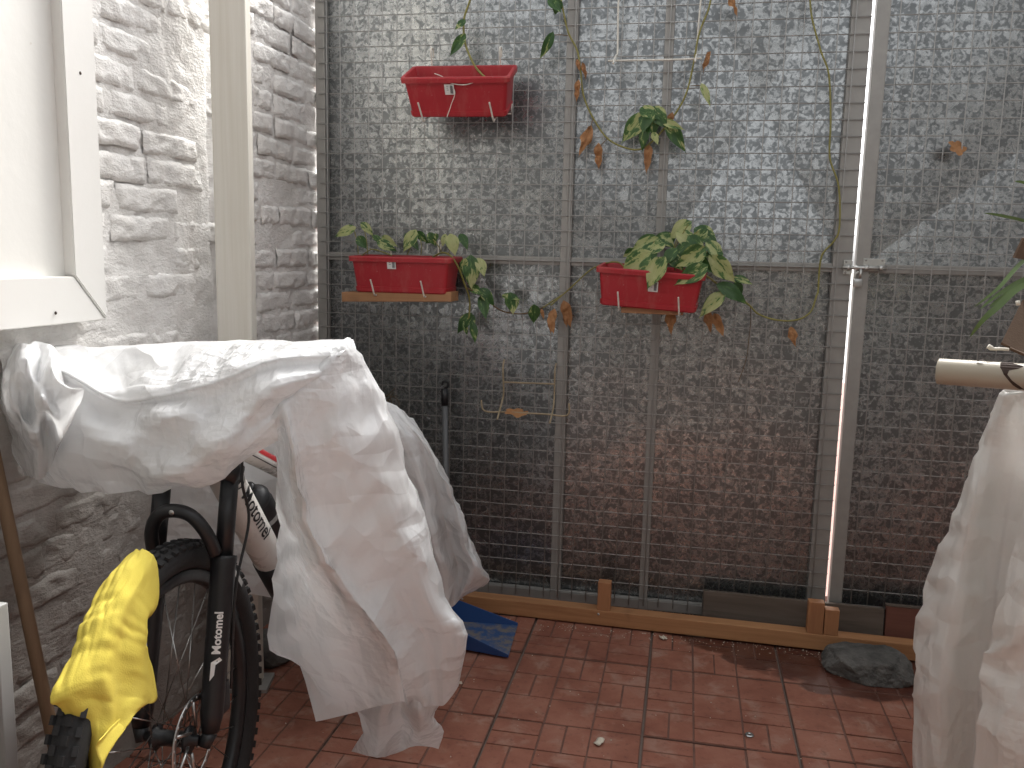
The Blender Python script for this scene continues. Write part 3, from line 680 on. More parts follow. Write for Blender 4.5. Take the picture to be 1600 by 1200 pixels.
# ------------------------------------------------------------------ yellow cloth on the tyre
def atw(px, py, b):   # meets the wheel's plane pushed b metres to its left side
    d = FW + RT*((px-800)/FPX) + UP*((600-py)/FPX)
    n = (BS-Vector((0, 0, LEAN))).normalized(); q = BO+B(0, b, WR)
    return CAM+d*((q-CAM).dot(n)/d.dot(n))
rows = [[(200, 880), (205, 866), (218, 861), (232, 865), (243, 880), (247, 915)],
        [(163, 912), (178, 896), (196, 890), (216, 896), (232, 915), (245, 945)],
        [(142, 950), (158, 940), (176, 935), (196, 935), (214, 945), (230, 972)],
        [(127, 980), (143, 972), (162, 968), (184, 970), (208, 985), (231, 1000)],
        [(111, 1026), (128, 1018), (150, 1014), (176, 1016), (206, 1024), (237, 1030)],
        [(81, 1089), (108, 1074), (138, 1064), (170, 1064), (206, 1070), (248, 1088)],
        [(96, 1106), (118, 1104), (148, 1102), (172, 1108), (198, 1106), (232, 1102)],
        [(130, 1160), (140, 1156), (152, 1150), (168, 1153), (186, 1144), (203, 1116)],
        [(142, 1225), (147, 1225), (151, 1222), (154, 1218), (156, 1190), (158, 1156)]]
bs = [[-.033, -.016, .004, .022, .033, .036], [-.028, -.010, .010, .028, .038, .040], [-.024, -.004, .015, .032, .041, .043], [-.02, .000, .018, .034, .044, .046], [-.015, .004, .022, .037, .047, .048], [-.012, .008, .025, .040, .048, .054], [-.005, .014, .030, .042, .052, .055], [.0, .020, .034, .044, .053, .056], [.01, .028, .038, .046, .050, .054]]
CG = [[atw(x, y, b) for (x, y), b in zip(r, bb_)] for r, bb_ in zip(rows, bs)]
CGp = drape(facet(drape(patch(CG, 4, 3), 1.055, 1.01, .05, .005, .015, 300, 8, 0, .4), 3), 1.02, 1.01, .03, .0015, .03, 120, 9, 0, .4)
for i, r in enumerate(CGp):     # hanging pleats on the near side
    for j, v in enumerate(r):
        u_ = j/(len(r)-1); t_ = i/(len(CGp)-1)
        r[j] = v+BS*(.0055*math.sin(u_*22+t_*3+2*noise.noise((u_*3, t_*3, 1)))*max(0, u_-.30)*1.6*min(1, t_*3))+Vector((0, 0, .004*noise.noise((u_*14, t_*14, 5)))) 
yc = tag(MB().grid(CGp).build('cloth', M['yellow_cloth'], None, True), 'yellow cleaning cloth draped over the bicycle front tyre', 'cloth')
yc.modifiers.new('t', 'SOLIDIFY').thickness = .0018

# ------------------------------------------------------------------ planters, brackets, slats
def planter(label, loc, rot, L=.345, H=.120, D=.165, sticker=.5, sh_=.78):
    t = thing('planter', label, 'planter', loc, 'red trough planters on the mesh'); t.rotation_euler = rot
    # local: origin at middle of the back bottom edge, -y towards the yard
    def ring(w, d, z, r=.012):
        out = []
        for cx, cy, a0 in ((w-r, -r, 0), (w-r, -(2*d-r), -90), (-(w-r), -(2*d-r), 180), (-(w-r), -r, 90)):
            a0 = {0: 90, -90: 0, 180: -90, 90: 180}[a0]
            for k in range(5):
                q = math.radians(a0-k*22.5); out.append(Vector((cx+r*math.cos(q), cy+r*math.sin(q)+0, z)))
        return out
    off = lambda pts, dy: [p+Vector((0, dy, 0)) for p in pts]
    wt, wb, dt_, db = L/2-.010, L/2-.023, D/2-.010, D/2-.020
    lv = [(wb, db, 0.0), (wb+.004, db+.003, .004), (wb+.006, db+.004, .018), (wb+.0025, db+.0015, .0195), (wt, dt_, H-.018), (wt+.009, dt_+.009, H-.017), (wt+.010, dt_+.010, H-.004), (wt+.008, dt_+.008, H), (wt-.001, dt_-.001, H), (wt-.003, dt_-.003, H-.004), (wb-.002, db-.002, .006)]
    V = []; F = []
    for (a, b, z) in lv: V += off(ring(a, b, z), -(D/2-b))
    n = 20
    for i in range(len(lv)-1):
        for k in range(n): F.append([i*n+k, i*n+(k+1) % n, (i+1)*n+(k+1) % n, (i+1)*n+k])
    F.append(list(range(n))); F.append([(len(lv)-1)*n+k for k in range(n)][::-1])
    bm = bmesh.new(); vs = [bm.verts.new(v) for v in V]; [bm.faces.new([vs[i] for i in f]) for f in F]; bmesh.ops.recalc_face_normals(bm, faces=bm.faces[:])
    me = bpy.data.meshes.new('trough'); bm.to_mesh(me); bm.free()
    autosmooth(link('trough', me, M['red_plastic'], t), 30)
    G = [[Vector(((i/14*2-1)*(wt-.012), -(D/2)+(j/6*2-1)*(dt_-.008), H-.045+.006*noise.noise((i*.9, j*.9, 3))+.004*random.random())) for j in range(7)] for i in range(15)]
    MB().grid(G).build('soil', M['soil'], t, True)
    # price sticker on the front
    y0 = -(D/2+db); y1 = -(D/2+dt_); fy = lambda z: y0+.0015+(y1-y0-.0035)*(z-.0195)/(H-.0375)-.0055+.0008
    sx = (sticker-.5)*2*wb; z1, z0_ = H*sh_+.016, H*sh_-.016
    def q4(xa, xb, za, zb, d): return [Vector((xa, fy(za)-d, za)), Vector((xb, fy(za)-d, za)), Vector((xb, fy(zb)-d, zb)), Vector((xa, fy(zb)-d, zb))]
    stk = MB().add(q4(sx-.016, sx+.014, z0_, z1, .0006), [[0, 1, 2, 3]]).build('sticker', M['white_label'], t)
    ink = MB()
    for k in range(8): ink.add(q4(sx+.0015+k*.0011, sx+.0021+k*.0011+(.0003 if k % 3 else 0), z0_+.004, z1-.003, .0010), [[0, 1, 2, 3]])
    for k in range(3): ink.add(q4(sx-.0095, sx-.003-.002*(k == 1), z1-.006-k*.006, z1-.0045-k*.006, .0010), [[0, 1, 2, 3]])
    ink.build('barcode', M['label_ink'], stk)
    return t
# place by the photographed front top corners
P1 = planter('empty-looking red trough planter tipped forward, highest on the mesh', (-.395, -.030, 1.712), (math.radians(24), 0, math.radians(2)), .345, .125, .165, .44, .70)
P2 = planter('red trough planter resting level on a long wooden slat, lower left', (-.578, -.022, 1.100), (math.radians(2), 0, 0), .350, .118, .165, .42, .80)
P3 = planter('red trough planter full of pothos, tilted down to the right', (.232, -.022, 1.083), (math.radians(5), math.radians(3.2), math.radians(-3)), .335, .120, .165, .55, .60)
def bracket(label, P, L, drop, hookx=(-.12, .12), depth=.175, front=.07, cross=True):
    t = thing('wire_bracket', label, 'bracket', P.location if hasattr(P, 'location') else P, 'wire planter brackets')
    if hasattr(P, 'rotation_euler'): t.rotation_euler = P.rotation_euler
    for x in hookx:
        MB().tube(spline([(x, .030, drop-.012), (x, .034, drop+.010), (x, .020, drop+.020), (x, .006, drop+.012), (x, .004, drop-.03), (x, .003, .03), (x, -.002, -.006), (x, -.03, -.009), (x, -depth+.03, -.009), (x, -depth, -.006), (x-.003, -depth-.012, front*.5), (x-.006, -depth-.020, front)], 5), .0026, 8).build('hook_arm', M['bracket_wire'], t, True)
    if cross:
        MB().tube([(hookx[0]-.045, -.085, .018), (hookx[0]-.043, -.085, -.006), (hookx[1]+.043, -.085, -.0065), (hookx[1]+.047, -.085, .024)], .0022, 6).build('cross_wire', M['bracket_wire'], t, True)
    return t
bracket('pale wire bracket carrying the topmost red planter', P1, .3, .155, (-.110, .115), .165, .055)
bracket('pale wire bracket under the red planter on long wooden slat', P2, .3, .150, (-.085, .085), .160, .044)
bracket('pale wire bracket carrying the tilted pothos planter', P3, .3, .150, (-.085, .100), .160, .050)
def ebracket(label, pts, mat='bracket_wire', group='wire planter brackets'):
    c = pts[0][0]; t = thing('wire_bracket', label, 'bracket', c, group)
    for k, p in enumerate(pts): local(t, MB().tube(spline(p, 4), .0031, 8)).build('hook_arm' if k < 2 else 'cross_wire', M[mat], t, True)
    return t
Yb = -.012
ebracket('empty white wire bracket high on the mesh between hanging vines', [
    [at(968, -12, Y=Yb), at(966, 12, Y=Yb), at(965, 80, Y=Yb), at(963, 86, Y=-.06), at(958, 99, Y=-.15)],
    [at(1096, -12, Y=Yb), at(1094, 12, Y=Yb), at(1088, 82, Y=Yb), at(1088, 86, Y=-.06), at(1086, 96, Y=-.15)],
    [at(950, 95, Y=-.07), at(1000, 94, Y=-.07), at(1060, 93, Y=-.07), at(1096, 91, Y=-.07)]])
ebracket('empty rusty wire bracket low on the mesh holding a dry leaf', [
    [at(788, 562, Y=Yb+.02), at(786, 575, Y=Yb), at(787, 610, Y=Yb), at(785, 625, Y=-.02), at(777, 655, Y=-.14)],
    [at(869, 568, Y=Yb+.02), at(867, 580, Y=Yb), at(866, 620, Y=Yb), at(864, 640, Y=-.05), at(859, 661, Y=-.14)],
    [at(786, 597, Y=-.016), at(825, 598.5, Y=-.016), at(866, 600, Y=-.016)],
    [at(752, 625, Y=-.08), at(757, 642, Y=-.08), at(790, 644, Y=-.08), at(850, 647, Y=-.08), at(886, 649, Y=-.08), at(889, 630, Y=-.08)]], 'rusty_wire')
def slat(label, a, b, th, dep, zoff=0):
    c = (a+b)/2; d = (b-a); t = tag(MB().box((0, 0, 0), (d.length/2, dep, th), .002).build('wooden_slat', M['slat_wood']), label, 'slat', 'wooden slats under planters')
    t.location = c; t.rotation_euler = (0, -math.atan2(d.z, d.x), 0); return t
slat('long wooden slat lying under the level red planter', at(542, 463, Y=-.12), at(711, 463, Y=-.12), .016, .045)
slat('short wooden slat under the tilted pothos planter', at(972, 483, Y=-.10), at(1068, 487, Y=-.10), .009, .045)

# ------------------------------------------------------------------ leaves and vines
def leaf_mesh(seed, curl, fold, wide=.62, dry=False):
    R = random.Random(seed); N, K = 12, 6; G = []
    for i in range(N+1):
        t = i/N; wv = wide*.5*(math.sin(math.pi*min(1, t*1.06+.0)**.62) if t < .94 else math.sin(math.pi*(.94*1.06)**.62)*(1-t)/.06)
        row = []
        for j in range(K+1):
            s = (j/K*2-1)
            x = s*max(wv, .004); y = t-(.10*(1-t)**6*abs(s)*1.6 if t < .3 else 0)
            z = -curl*t*t+fold*abs(x)*1.0+(.03 if not dry else .24)*noise.noise((x*5, t*4, seed))-.25*curl*(x*2)**2
            if dry: x *= .75+.3*noise.noise((t*4, seed, s))
            row.append(Vector((x, y, z)))
        G.append(row)
    me = MB().grid(G).mesh('leaf', True); return me
def mset(mats, **kw):
    out = []
    for m_ in mats:
        for k, (cu, fo) in enumerate(((.18, .28), (.32, .22), (.08, .38), (.45, .30))):
            me = leaf_mesh(k*7+len(out), cu, fo, **kw); me.materials.append(M[m_]); out.append(me)
    return out
LC, LG_ = mset(['leaf_cream']), mset(['leaf_green']); LD = mset(['leaf_dry'], wide=.60, dry=True)
def leaf(parent, a, b, Y, kind=0, wid=1.0, dY=None, name='leaf'):
    """blade from photograph point a (stalk end) to b (tip), at depth Y"""
    P = at(*a, Y=Y); dy = random.uniform(-.025, .01) if dY is None else dY
    Q = at(*b, Y=Y+dy); d = Q-P; L = d.length
    yv = d.normalized(); view = (CAM-P).normalized()
    zn = (view+Vector((random.uniform(-.45, .45), random.uniform(-.1, .1), random.uniform(.0, .7)))); zn = (zn-yv*zn.dot(yv)).normalized(); xv = yv.cross(zn)
    me = random.choice((LC, LG_, LD)[kind])
    o = link(name, me, None, parent)
    Mx = Matrix((xv, yv, zn)).transposed().to_4x4(); Mx.translation = P-parent.location
    o.matrix_local = Mx @ Matrix.Diagonal((L*wid*1.32, L*1.18, L, 1)); return o
def vine(parent, pts, r=.0028, Y=-.03, mat='stem', name='stem', n=7):
    P = [at(p[0], p[1], Y=(p[2] if len(p) > 2 else Y)) for p in pts]
    S = spline(P, n); rr = [r*(1+.22*noise.noise((i*.6, 1, 2))) for i in range(len(S))]
    return local(parent, MB().tube(S, rr, 7)).build(name, M[mat], parent, True)
Z8 = lambda x, y: (860+x/3.2, 300+y/3.2)
Z6 = lambda x, y: (490+x/3.429, 330+y/3.429)
Z7 = lambda x, y: (820+x/3.81, y/3.81)
Z5 = lambda x, y: (490+x/3., y/3.)
ZR = lambda x, y: (1220+x/2.4, y/2.4)
p3 = thing('pothos_plant', 'bushy variegated pothos filling the tilted red planter, trailing both ways', 'plant', (.23, -.1, 1.17), 'pothos plants')
for a, b, k, w_, Y in [((690, 158), (602, 222), 0, 1.0, -.10), ((735, 190), (828, 246), 1, 1.05, -.08), ((645, 212), (745, 272), 0, 1.0, -.13), ((525, 240), (412, 296), 0, .9, -.12),
        ((610, 228), (505, 244), 1, .8, -.08), ((478, 312), (366, 410), 0, 1.0, -.17), ((562, 345), (489, 468), 0, .95, -.20), ((622, 292), (560, 352), 1, 1.0, -.17), ((758, 290), (643, 364), 0, .95, -.19),
        ((850, 310), (762, 306), 1, .9, -.14), ((765, 378), (638, 452), 0, .8, -.20), ((812, 336), (912, 438), 0, .85, -.16), ((852, 472), (984, 530), 1, .75, -.14), ((855, 515), (753, 601), 0, .75, -.15),
        ((925, 430), (1002, 456), 0, .7, -.10), ((560, 262), (486, 306), 0, .9, -.14), ((412, 288), (368, 322), 1, .9, -.10), ((690, 268), (618, 322), 1, 1., -.15), ((775, 195), (715, 252), 0, .9, -.11),
        ((560, 225), (615, 270), 0, .9, -.10), ((700, 230), (760, 300), 1, 1, -.13), ((790, 260), (860, 330), 0, .9, -.13), ((600, 320), (660, 380), 1, .9, -.16), ((520, 300), (470, 350), 1, 1, -.15), ((930, 455), (960, 520), 1, .8, -.11), ((720, 330), (800, 395), 1, .9, -.16)]:
    leaf(p3, Z8(*a), Z8(*b), Y, k, w_)
for a, b, Y in [((600, 595), (602, 690), -.10), ((785, 600), (800, 685), -.10), ((825, 622), (862, 712), -.09), ((1205, 685), (1218, 755), -.03), ((70, 560), (98, 665), -.03), ((0, 620), (10, 692), -.03)]: leaf(p3, Z8(*a), Z8(*b), Y, 2, random.uniform(.8, 1.1), name='dry_leaf')
for b in [(520, 245), (690, 160), (740, 195), (480, 315), (560, 345), (760, 290), (812, 338), (850, 310), (640, 215)]:
    x0 = 560+random.uniform(-120, 160); vine(p3, [(*Z8(x0, 390), -.09), (*Z8((x0+b[0])/2+10, (370+b[1])/2-15), -.12), (*Z8(*b), -.13)], .0016, name='leaf_stalk')
vine(p3, [(*Z8(700, 385), -.10), (*Z8(780, 420), -.16)]+[(*Z8(x, y), -.10+k*.01) for k, (x, y) in enumerate([(850, 472), (930, 522), (990, 562), (1040, 610), (1130, 640), (1230, 640), (1300, 600), (1330, 520)])]+[(*ZR(x, y), -.018) for x, y in [(140, 1090), (145, 1010), (157, 952), (200, 903), (220, 850), (217, 700), (184, 590), (187, 450), (180, 280), (150, 190), (116, 62), (108, -40)]], .0029)
vine(p3, [(*Z8(380, 385), -.10), (*Z8(340, 352), -.08), (*Z8(280, 356), -.06), (*Z8(200, 390), -.03), (*Z8(100, 480), -.02), (*Z8(0, 568), -.02), (*Z6(1330, 450), -.02), (*Z6(1230, 517), -.02)], .0024)
vine(p3, [(*Z8(1000, 570), -.06), (*Z8(1002, 640), -.02), (*Z8(992, 740), -.02), (*Z8(978, 840), -.02), (*Z8(940, 950), -.02)], .0011, mat='stem_brown', name='root')
p2 = thing('pothos_plant', 'sparse pothos in the level red planter with trailing stem to the right', 'plant', (-.58, -.1, 1.18), 'pothos plants')
for a, b, k, w_, Y in [((212, 92), (122, 126), 0, .8, -.10), ((262, 68), (314, 116), 0, .8, -.10), ((242, 142), (278, 194), 1, 1.1, -.10), ((322, 135), (372, 165), 1, .8, -.08), ((352, 168), (432, 198), 0, .8, -.09), ((375, 140), (430, 180), 0, .7, -.07), ((540, 115), (486, 205), 0, .8, -.13), ((560, 115), (600, 162), 1, .9, -.10), ((500, 130), (560, 190), 1, .8, -.09),
        ((622, 122), (648, 178), 1, 1., -.09), ((660, 130), (610, 170), 1, .8, -.08), ((735, 135), (758, 220), 0, 1.0, -.12), ((790, 130), (824, 184), 1, .9, -.09), ((705, 130), (690, 182), 0, .8, -.10), ((842, 258), (846, 398), 1, .85, -.10), ((812, 262), (795, 320), 0, .9, -.11), ((885, 262), (915, 330), 0, .9, -.09), ((900, 425), (972, 488), 1, .9, -.06), ((902, 465), (922, 566), 1, .7, -.06), ((845, 405), (895, 440), 1, .8, -.08),
        ((1055, 450), (1072, 540), 1, 1.1, -.05), ((1022, 455), (1100, 470), 0, .6, -.04), ((1180, 512), (1180, 592), 1, 1.05, -.03), ((835, 560), (768, 642), 1, .75, -.07), ((850, 605), (868, 696), 1, .6, -.07), ((806, 600), (822, 658), 0, .6, -.07), ((850, 560), (862, 600), 1, .7, -.06)]:
    leaf(p2, Z6(*a), Z6(*b), Y, k, w_)
for a, b in [((1345, 502), (1365, 606)), ((1288, 540), (1270, 645)), ((1222, 532), (1233, 574))]: leaf(p2, Z6(*a), Z6(*b), -.02, 2, random.uniform(.6, .95), name='dry_leaf')
vine(p2, [(*Z6(640, 245), -.09), (*Z6(690, 222), -.12), (*Z6(735, 240), -.15), (*Z6(775, 300), -.14), (*Z6(805, 380), -.11), (*Z6(835, 470), -.08), (*Z6(832, 570), -.07), (*Z6(818, 630), -.07)], .003)
vine(p2, [(*Z6(820, 410), -.10), (*Z6(880, 440), -.08), (*Z6(930, 480), -.05), (*Z6(1000, 530), -.03), (*Z6(1060, 546), -.02), (*Z6(1135, 548), -.02), (*Z6(1230, 517), -.02)], .0024, mat='stem_brown')
for a, b in (((240, 230), (215, 95)), ((290, 235), (265, 75)), ((400, 230), (300, 200)), ((500, 235), (540, 120)), ((575, 235), (572, 150)), ((690, 230), (640, 150)), ((720, 230), (750, 140))):
    vine(p2, [(*Z6(*a), -.09), (*Z6((a[0]+b[0])/2+6, (a[1]+b[1])/2), -.10), (*Z6(*b), -.10)], .0015, name='leaf_stalk')
vine(p2, [(*Z6(255, 240), -.10), (*Z6(310, 205), -.12), (*Z6(360, 215), -.13), (*Z6(420, 238), -.12)], .002)
p1 = thing('pothos_plant', 'bare yellow vine rising out of the topmost red planter', 'plant', (-.3, -.1, 1.78), 'pothos plants')
vine(p1, [(*Z5(735, -60), -.03), (*Z5(733, 0), -.03), (*Z5(705, 90), -.03), (*Z5(710, 200), -.04), (*Z5(748, 295), -.08), (*Z5(785, 345), -.10), (*Z5(825, 378), -.11)], .0036)
for a, b, k, w_ in [((705, 98), (668, 130), 1, .7), ((703, 172), (645, 252), 1, .6), ((765, 338), (690, 362), 1, .4), ((800, 345), (842, 360), 1, .4)]: leaf(p1, Z5(*a), Z5(*b), -.05, k, w_)
vine(p1, [(*Z5(567, 345), -.15), (*Z5(605, 360), -.19), (*Z5(640, 388), -.215), (*Z5(700, 398), -.22), (*Z5(745, 388), -.215), (*Z5(775, 370), -.18)], .0014, mat='bracket_wire', name='dead_stalk')
vine(p1, [(*Z5(630, 380), -.205), (*Z5(662, 430), -.21), (*Z5(645, 490), -.20), (*Z5(625, 550), -.19)], .0013, mat='bracket_wire', name='dead_stalk')
hv = thing('hanging_vine', 'looping pothos vine with one leafy clump hanging from above the gate', 'plant', (.2, -.03, 1.9), 'pothos plants')
vine(hv, [(*Z7(205, -60), -.02)]+[(*Z7(x, y), -.025) for x, y in [(222, 30), (258, 190), (312, 300), (332, 420), (348, 560), (400, 690), (490, 822), (600, 880), (690, 888), (762, 838), (830, 765), (900, 670), (960, 560), (1000, 400), (1038, 200), (1092, 60), (1112, -30)]], .0030)
for a, b, k, w_ in [((200, 5), (182, 78), 1, 1.2), ((150, 0), (210, 60), 1, .8), ((160, 210), (103, 332), 1, .55), ((700, 695), (588, 828), 0, .8), ((745, 655), (700, 770), 1, 1.), ((770, 650), (832, 742), 0, 1.0), ((700, 650), (790, 690), 0, .9), ((725, 750), (688, 872), 1, .7), ((858, 738), (946, 888), 1, .6), ((830, 725), (935, 765), 0, .5), ((765, 795), (790, 850), 0, .8), ((760, 700), (770, 800), 1, .9), ((1058, 512), (1102, 606), 0, .5)]: leaf(hv, Z7(*a), Z7(*b), -.05, k, w_)
for a, b in [((345, 385), (365, 462)), ((312, 360), (325, 410)), ((318, 492), (308, 596)), ((388, 768), (342, 892)), ((440, 872), (440, 996)), ((738, 885), (725, 1014)), ((875, 685), (845, 782)), ((1098, 322), (1052, 414)), ((1212, -20), (1268, 56))]: leaf(hv, Z7(*a), Z7(*b), -.03, 2, random.uniform(.6, .85), name='dry_leaf')
for a, b in (((258, 212), (160, 210)), ((490, 830), (450, 872)), ((405, 710), (388, 768)), ((985, 512), (1058, 514))): vine(hv, [(*Z7(*a), -.025), (*Z7((a[0]+b[0])/2, (a[1]+b[1])/2-4), -.03), (*Z7(*b), -.04)], .0014, mat='stem_brown', name='leaf_stalk')

def plane_leaf(label, P, s, rotz, tilt, parent=None):
    pts = []
    for k in range(40):
        q = 2*math.pi*k/40; lob = .72+.28*abs(math.cos(q*2.5+.3))**1.3+.12*noise.noise((q, 3, 1)); pts.append((lob*math.cos(q), lob*math.sin(q)*.75))
    V = [Vector((0, 0, 0))]+[Vector((x*s, y*s, .16*s*noise.noise((x*2, y*2, s*9))+.12*s*(x*x))) for x, y in pts]+[Vector((x*s*.5, y*s*.5, .1*s*noise.noise((x*2, y*2, 4)))) for x, y in pts]
    F = []
    for k in range(40):
        j = (k+1) % 40; F += [[0, 41+k, 41+j], [41+k, 1+k, 1+j, 41+j]]
    o = link('dry_leaf', mesh('dry_leaf', V, F), M['leaf_dry'], None, P); o.rotation_euler = (math.radians(tilt), 0, rotz)
    tag(o, label, 'leaf', 'fallen dry leaves'); return o
o = plane_leaf('curled orange dry leaf caught on the right gate leaf mesh', at(1495, 231, Y=-.012), .034, .5, 66)
o = plane_leaf('dark brown dry leaf lying in the empty low bracket', at(806, 645, Y=-.085), .042, .3, 16)

# ------------------------------------------------------------------ things on the floor
be = thing('timber_beam', 'long pine beam with upright blocks along the foot of the gate', 'beam', (.33, -.115, 0)); be.rotation_euler.z = math.radians(-1.2)
MB().box((0, 0, .033), (.80, .024, .026), .003).build('beam', M['beam_wood'], be)
for x in (-.53, .10, .62): MB().box((x, .004, .0035), (.03, .02, .0034), .0008).build('packing_strip', M['dark_wood'], be)
for x, h, w_ in ((-.206, .097, .0215), (.466, .104, .024), (.5145, .084, .0215)):
    MB().box((x, -.0055, .059+h/2), (w_, .0170, h/2), .002).build('block', M['block_wood'], be)
for x in (-.72, -.695, -.222): MB().lathe([(0, .002), (.004, .0015), (.0045, 0)], 8, Matrix.Translation((x, -.024, .045)) @ Matrix.Rotation(math.pi/2, 4, 'X')).build('nail', M['zinc'], be, True)
o = tag(MB().box((0, 0, .062), (.285, .011, .062), .002).build('plank', M['dark_wood'], None, False), 'weathered dark plank standing behind the pine beam', 'plank')
o.location = (.735, -.046, 0); o.rotation_euler = (math.radians(-7), 0, math.radians(-1))
rb = thing('brown_board', 'reddish brown board behind the beam beside the white sheet', 'board', (1.125, -.052, 0)); rb.rotation_euler = (math.radians(-5), 0, 0)
MB().box((0, 0, .068), (.10, .010, .068), .002).build('board', M['red_wood'], rb)
MB().box((0, 0, .1385), (.102, .012, .0022), .0006).build('edge_strip', M['dark_wood'], rb)
# rock
bm = bmesh.new(); bmesh.ops.create_icosphere(bm, subdivisions=5, radius=1)
for v in bm.verts:
    c = v.co.copy(); n_ = c.normalized()
    pl_ = min(1.0, *[d/max(1e-3, n_.dot(Vector(k).normalized())) if n_.dot(Vector(k)) > .05 else 9 for k, d in (((.2, -.2, 1), .60), ((-1, -.4, .35), .82), ((.4, -1, .25), .64), ((1, -.2, .5), .72), ((-.3, .2, 1), .70), ((-.5, -1, -.1), .80), ((.1, -.8, .9), .66), ((.9, -.8, 0), .85), ((0, 1, .2), .8))])
    c = n_*pl_*(1+.05*fbm(n_, 2.2, 4)+.02*fbm(n_, 9, 3)); v.co = Vector((c.x*.135, c.y*.095, max(c.z*.066, -.030)))
me = bpy.data.meshes.new('rock'); bm.to_mesh(me); bm.free()
o = tag(link('rock', me, M['rock'], None, (.935, -.270, .031)), 'flat dark grey rock on the wet tiles by the beam', 'rock'); o.rotation_euler.z = math.radians(-14)
autosmooth(o, 40)
# dustpan: lip to the right
dp = thing('dustpan', 'blue plastic dustpan lying on the tiles with dusty inside', 'dustpan', (-.265, -.325, .004)); dp.rotation_euler.z = math.radians(4)
def wedge(name, pts, mat, th):
    o = link(name, mesh(name, [Vector(p) for p in pts], [list(range(len(pts)))], False), M[mat], dp); s = o.modifiers.new('t', 'SOLIDIFY'); s.thickness = th; s.offset = 0; b_ = o.modifiers.new('b', 'BEVEL'); b_.width = .0012; b_.segments = 2; return o
wedge('pan_floor', [(-.11, -.085, .012), (.12, -.115, .002), (.12, .115, .002), (-.11, .085, .012)], 'blue_dusty', .003)
wedge('side_wall', [(-.11, -.086, .010), (.12, -.117, .000), (.12, -.118, .010), (-.085, -.098, .085), (-.11, -.095, .085)], 'blue_plastic', .003)
wedge('side_wall', [(-.11, .086, .010), (.12, .117, .000), (.12, .118, .010), (-.085, .098, .085), (-.11, .095, .085)], 'blue_plastic', .003)
wedge('back_wall', [(-.111, -.086, .010), (-.111, .086, .010), (-.113, .097, .085), (-.113, -.097, .085)], 'blue_plastic', .003)
MB().tube([(-.11, 0, .06), (-.16, 0, .075), (-.26, 0, .080)], [.014, .012, .014], 12).build('handle', M['blue_plastic'], dp, True)
# grey pole with black hook leaning on the mesh
hp = thing('hooked_pole', 'dark grey pole with black hook leaning on mesh behind the sheet', 'pole', at(700, 930, Y=-.06).xy.to_3d())
a, b = at(700, 925, Y=-.05), at(695, 632, Y=-.026); a.z = .004
local(hp, MB().tube([a, b], .0105, 14)).build('tube', M['pole_grey'], hp, True)
b2 = at(694.5, 607, Y=-.024)
local(hp, MB().tube([b-(b2-b)*.05, b2], .0125, 14)).build('sleeve', M['bike_black'], hp, True)
local(hp, MB().tube(spline([b2, at(699.5, 604, Y=-.024), at(700, 598, Y=-.024), at(696, 596, Y=-.024), at(692, 597, Y=-.024), at(691.5, 601, Y=-.024)], 4), .0042, 8)).build('hook', M['bike_black'], hp, True)
# wooden stick at the left
a, b = at(-14, 690, X=-.885), at(78, 1130, X=-.80)
wp_ = tag(MB().tube([a+(a-b)*.25, a, b, b+(b-a)*((b.z-.004)/(a.z-b.z))], [.0115, .0115, .012, .0122], 14).build('broom_stick', M['pole_wood'], None, True), 'brown wooden stick leaning against the brick wall behind the wheel', 'stick')
# pale board edge very near the left side of the frame
a = at(12, 1050, X=-.60)
nb = thing('white_board', 'upright white board edge at the lower left border of the photo', 'board', (a.x-.0325, a.y, 0))
MB().box((0, 0, .355), (.030, .012, .355), .002).build('board', M['white_board'], nb)
MB().box((.012, -.02, .05), (.05, .012, .05), .003).build('blue_foot', M['blue_plastic'], nb)
# straw and dark bundle behind the sheet
tb = thing('twig_bundle', 'dark bundle of dry twigs poking up behind the plastic sheet', 'twigs', at(600, 640, Y=-.35))
for k in range(16):
    x0, y0_ = random.uniform(585, 618), random.uniform(625, 645)
    local(tb, MB().tube(spline([at(x0, y0_+40, Y=-.35), at(x0+random.uniform(-8, 8), y0_, Y=-.36), at(x0+random.uniform(-25, 12), y0_-random.uniform(8, 26), Y=-.37)], 4), .0017, 5)).build('twig', M['twig'], tb, True)
local(tb, MB().tube([at(588, 628, Y=-.33), at(608, 624, Y=-.33), at(612, 640, Y=-.33)], .006, 8)).build('binding', M['bike_black'], tb, True)
local(tb, MB().tube([at(602, 640, Y=-.35), at(606, 900, Y=-.35)*Vector((1, 1, 1)) if False else Vector((at(602, 640, Y=-.35).x, -.35, .01))], .012, 8)).build('handle', M['pole_wood'], tb, True)
# rubble in the dark behind the wheel
for k, (x, y, s, lb) in enumerate([(398, 935, .05, 'small dark stone on the ground behind the bicycle fork'), (420, 985, .07, 'larger dark stone on the ground under the bicycle frame')]):
    bm = bmesh.new(); bmesh.ops.create_icosphere(bm, subdivisions=3, radius=s)
    for v in bm.verts: v.co *= 1+.35*noise.noise(v.co*14+Vector((k*5, 0, 0))); v.co.z *= .75
    me = bpy.data.meshes.new('stone'); bm.to_mesh(me); bm.free()
    P = at(x, y, Y=-.62); P.z = s*.62
    tag(link('stone', me, M['rock'], None, P), lb, 'stone')
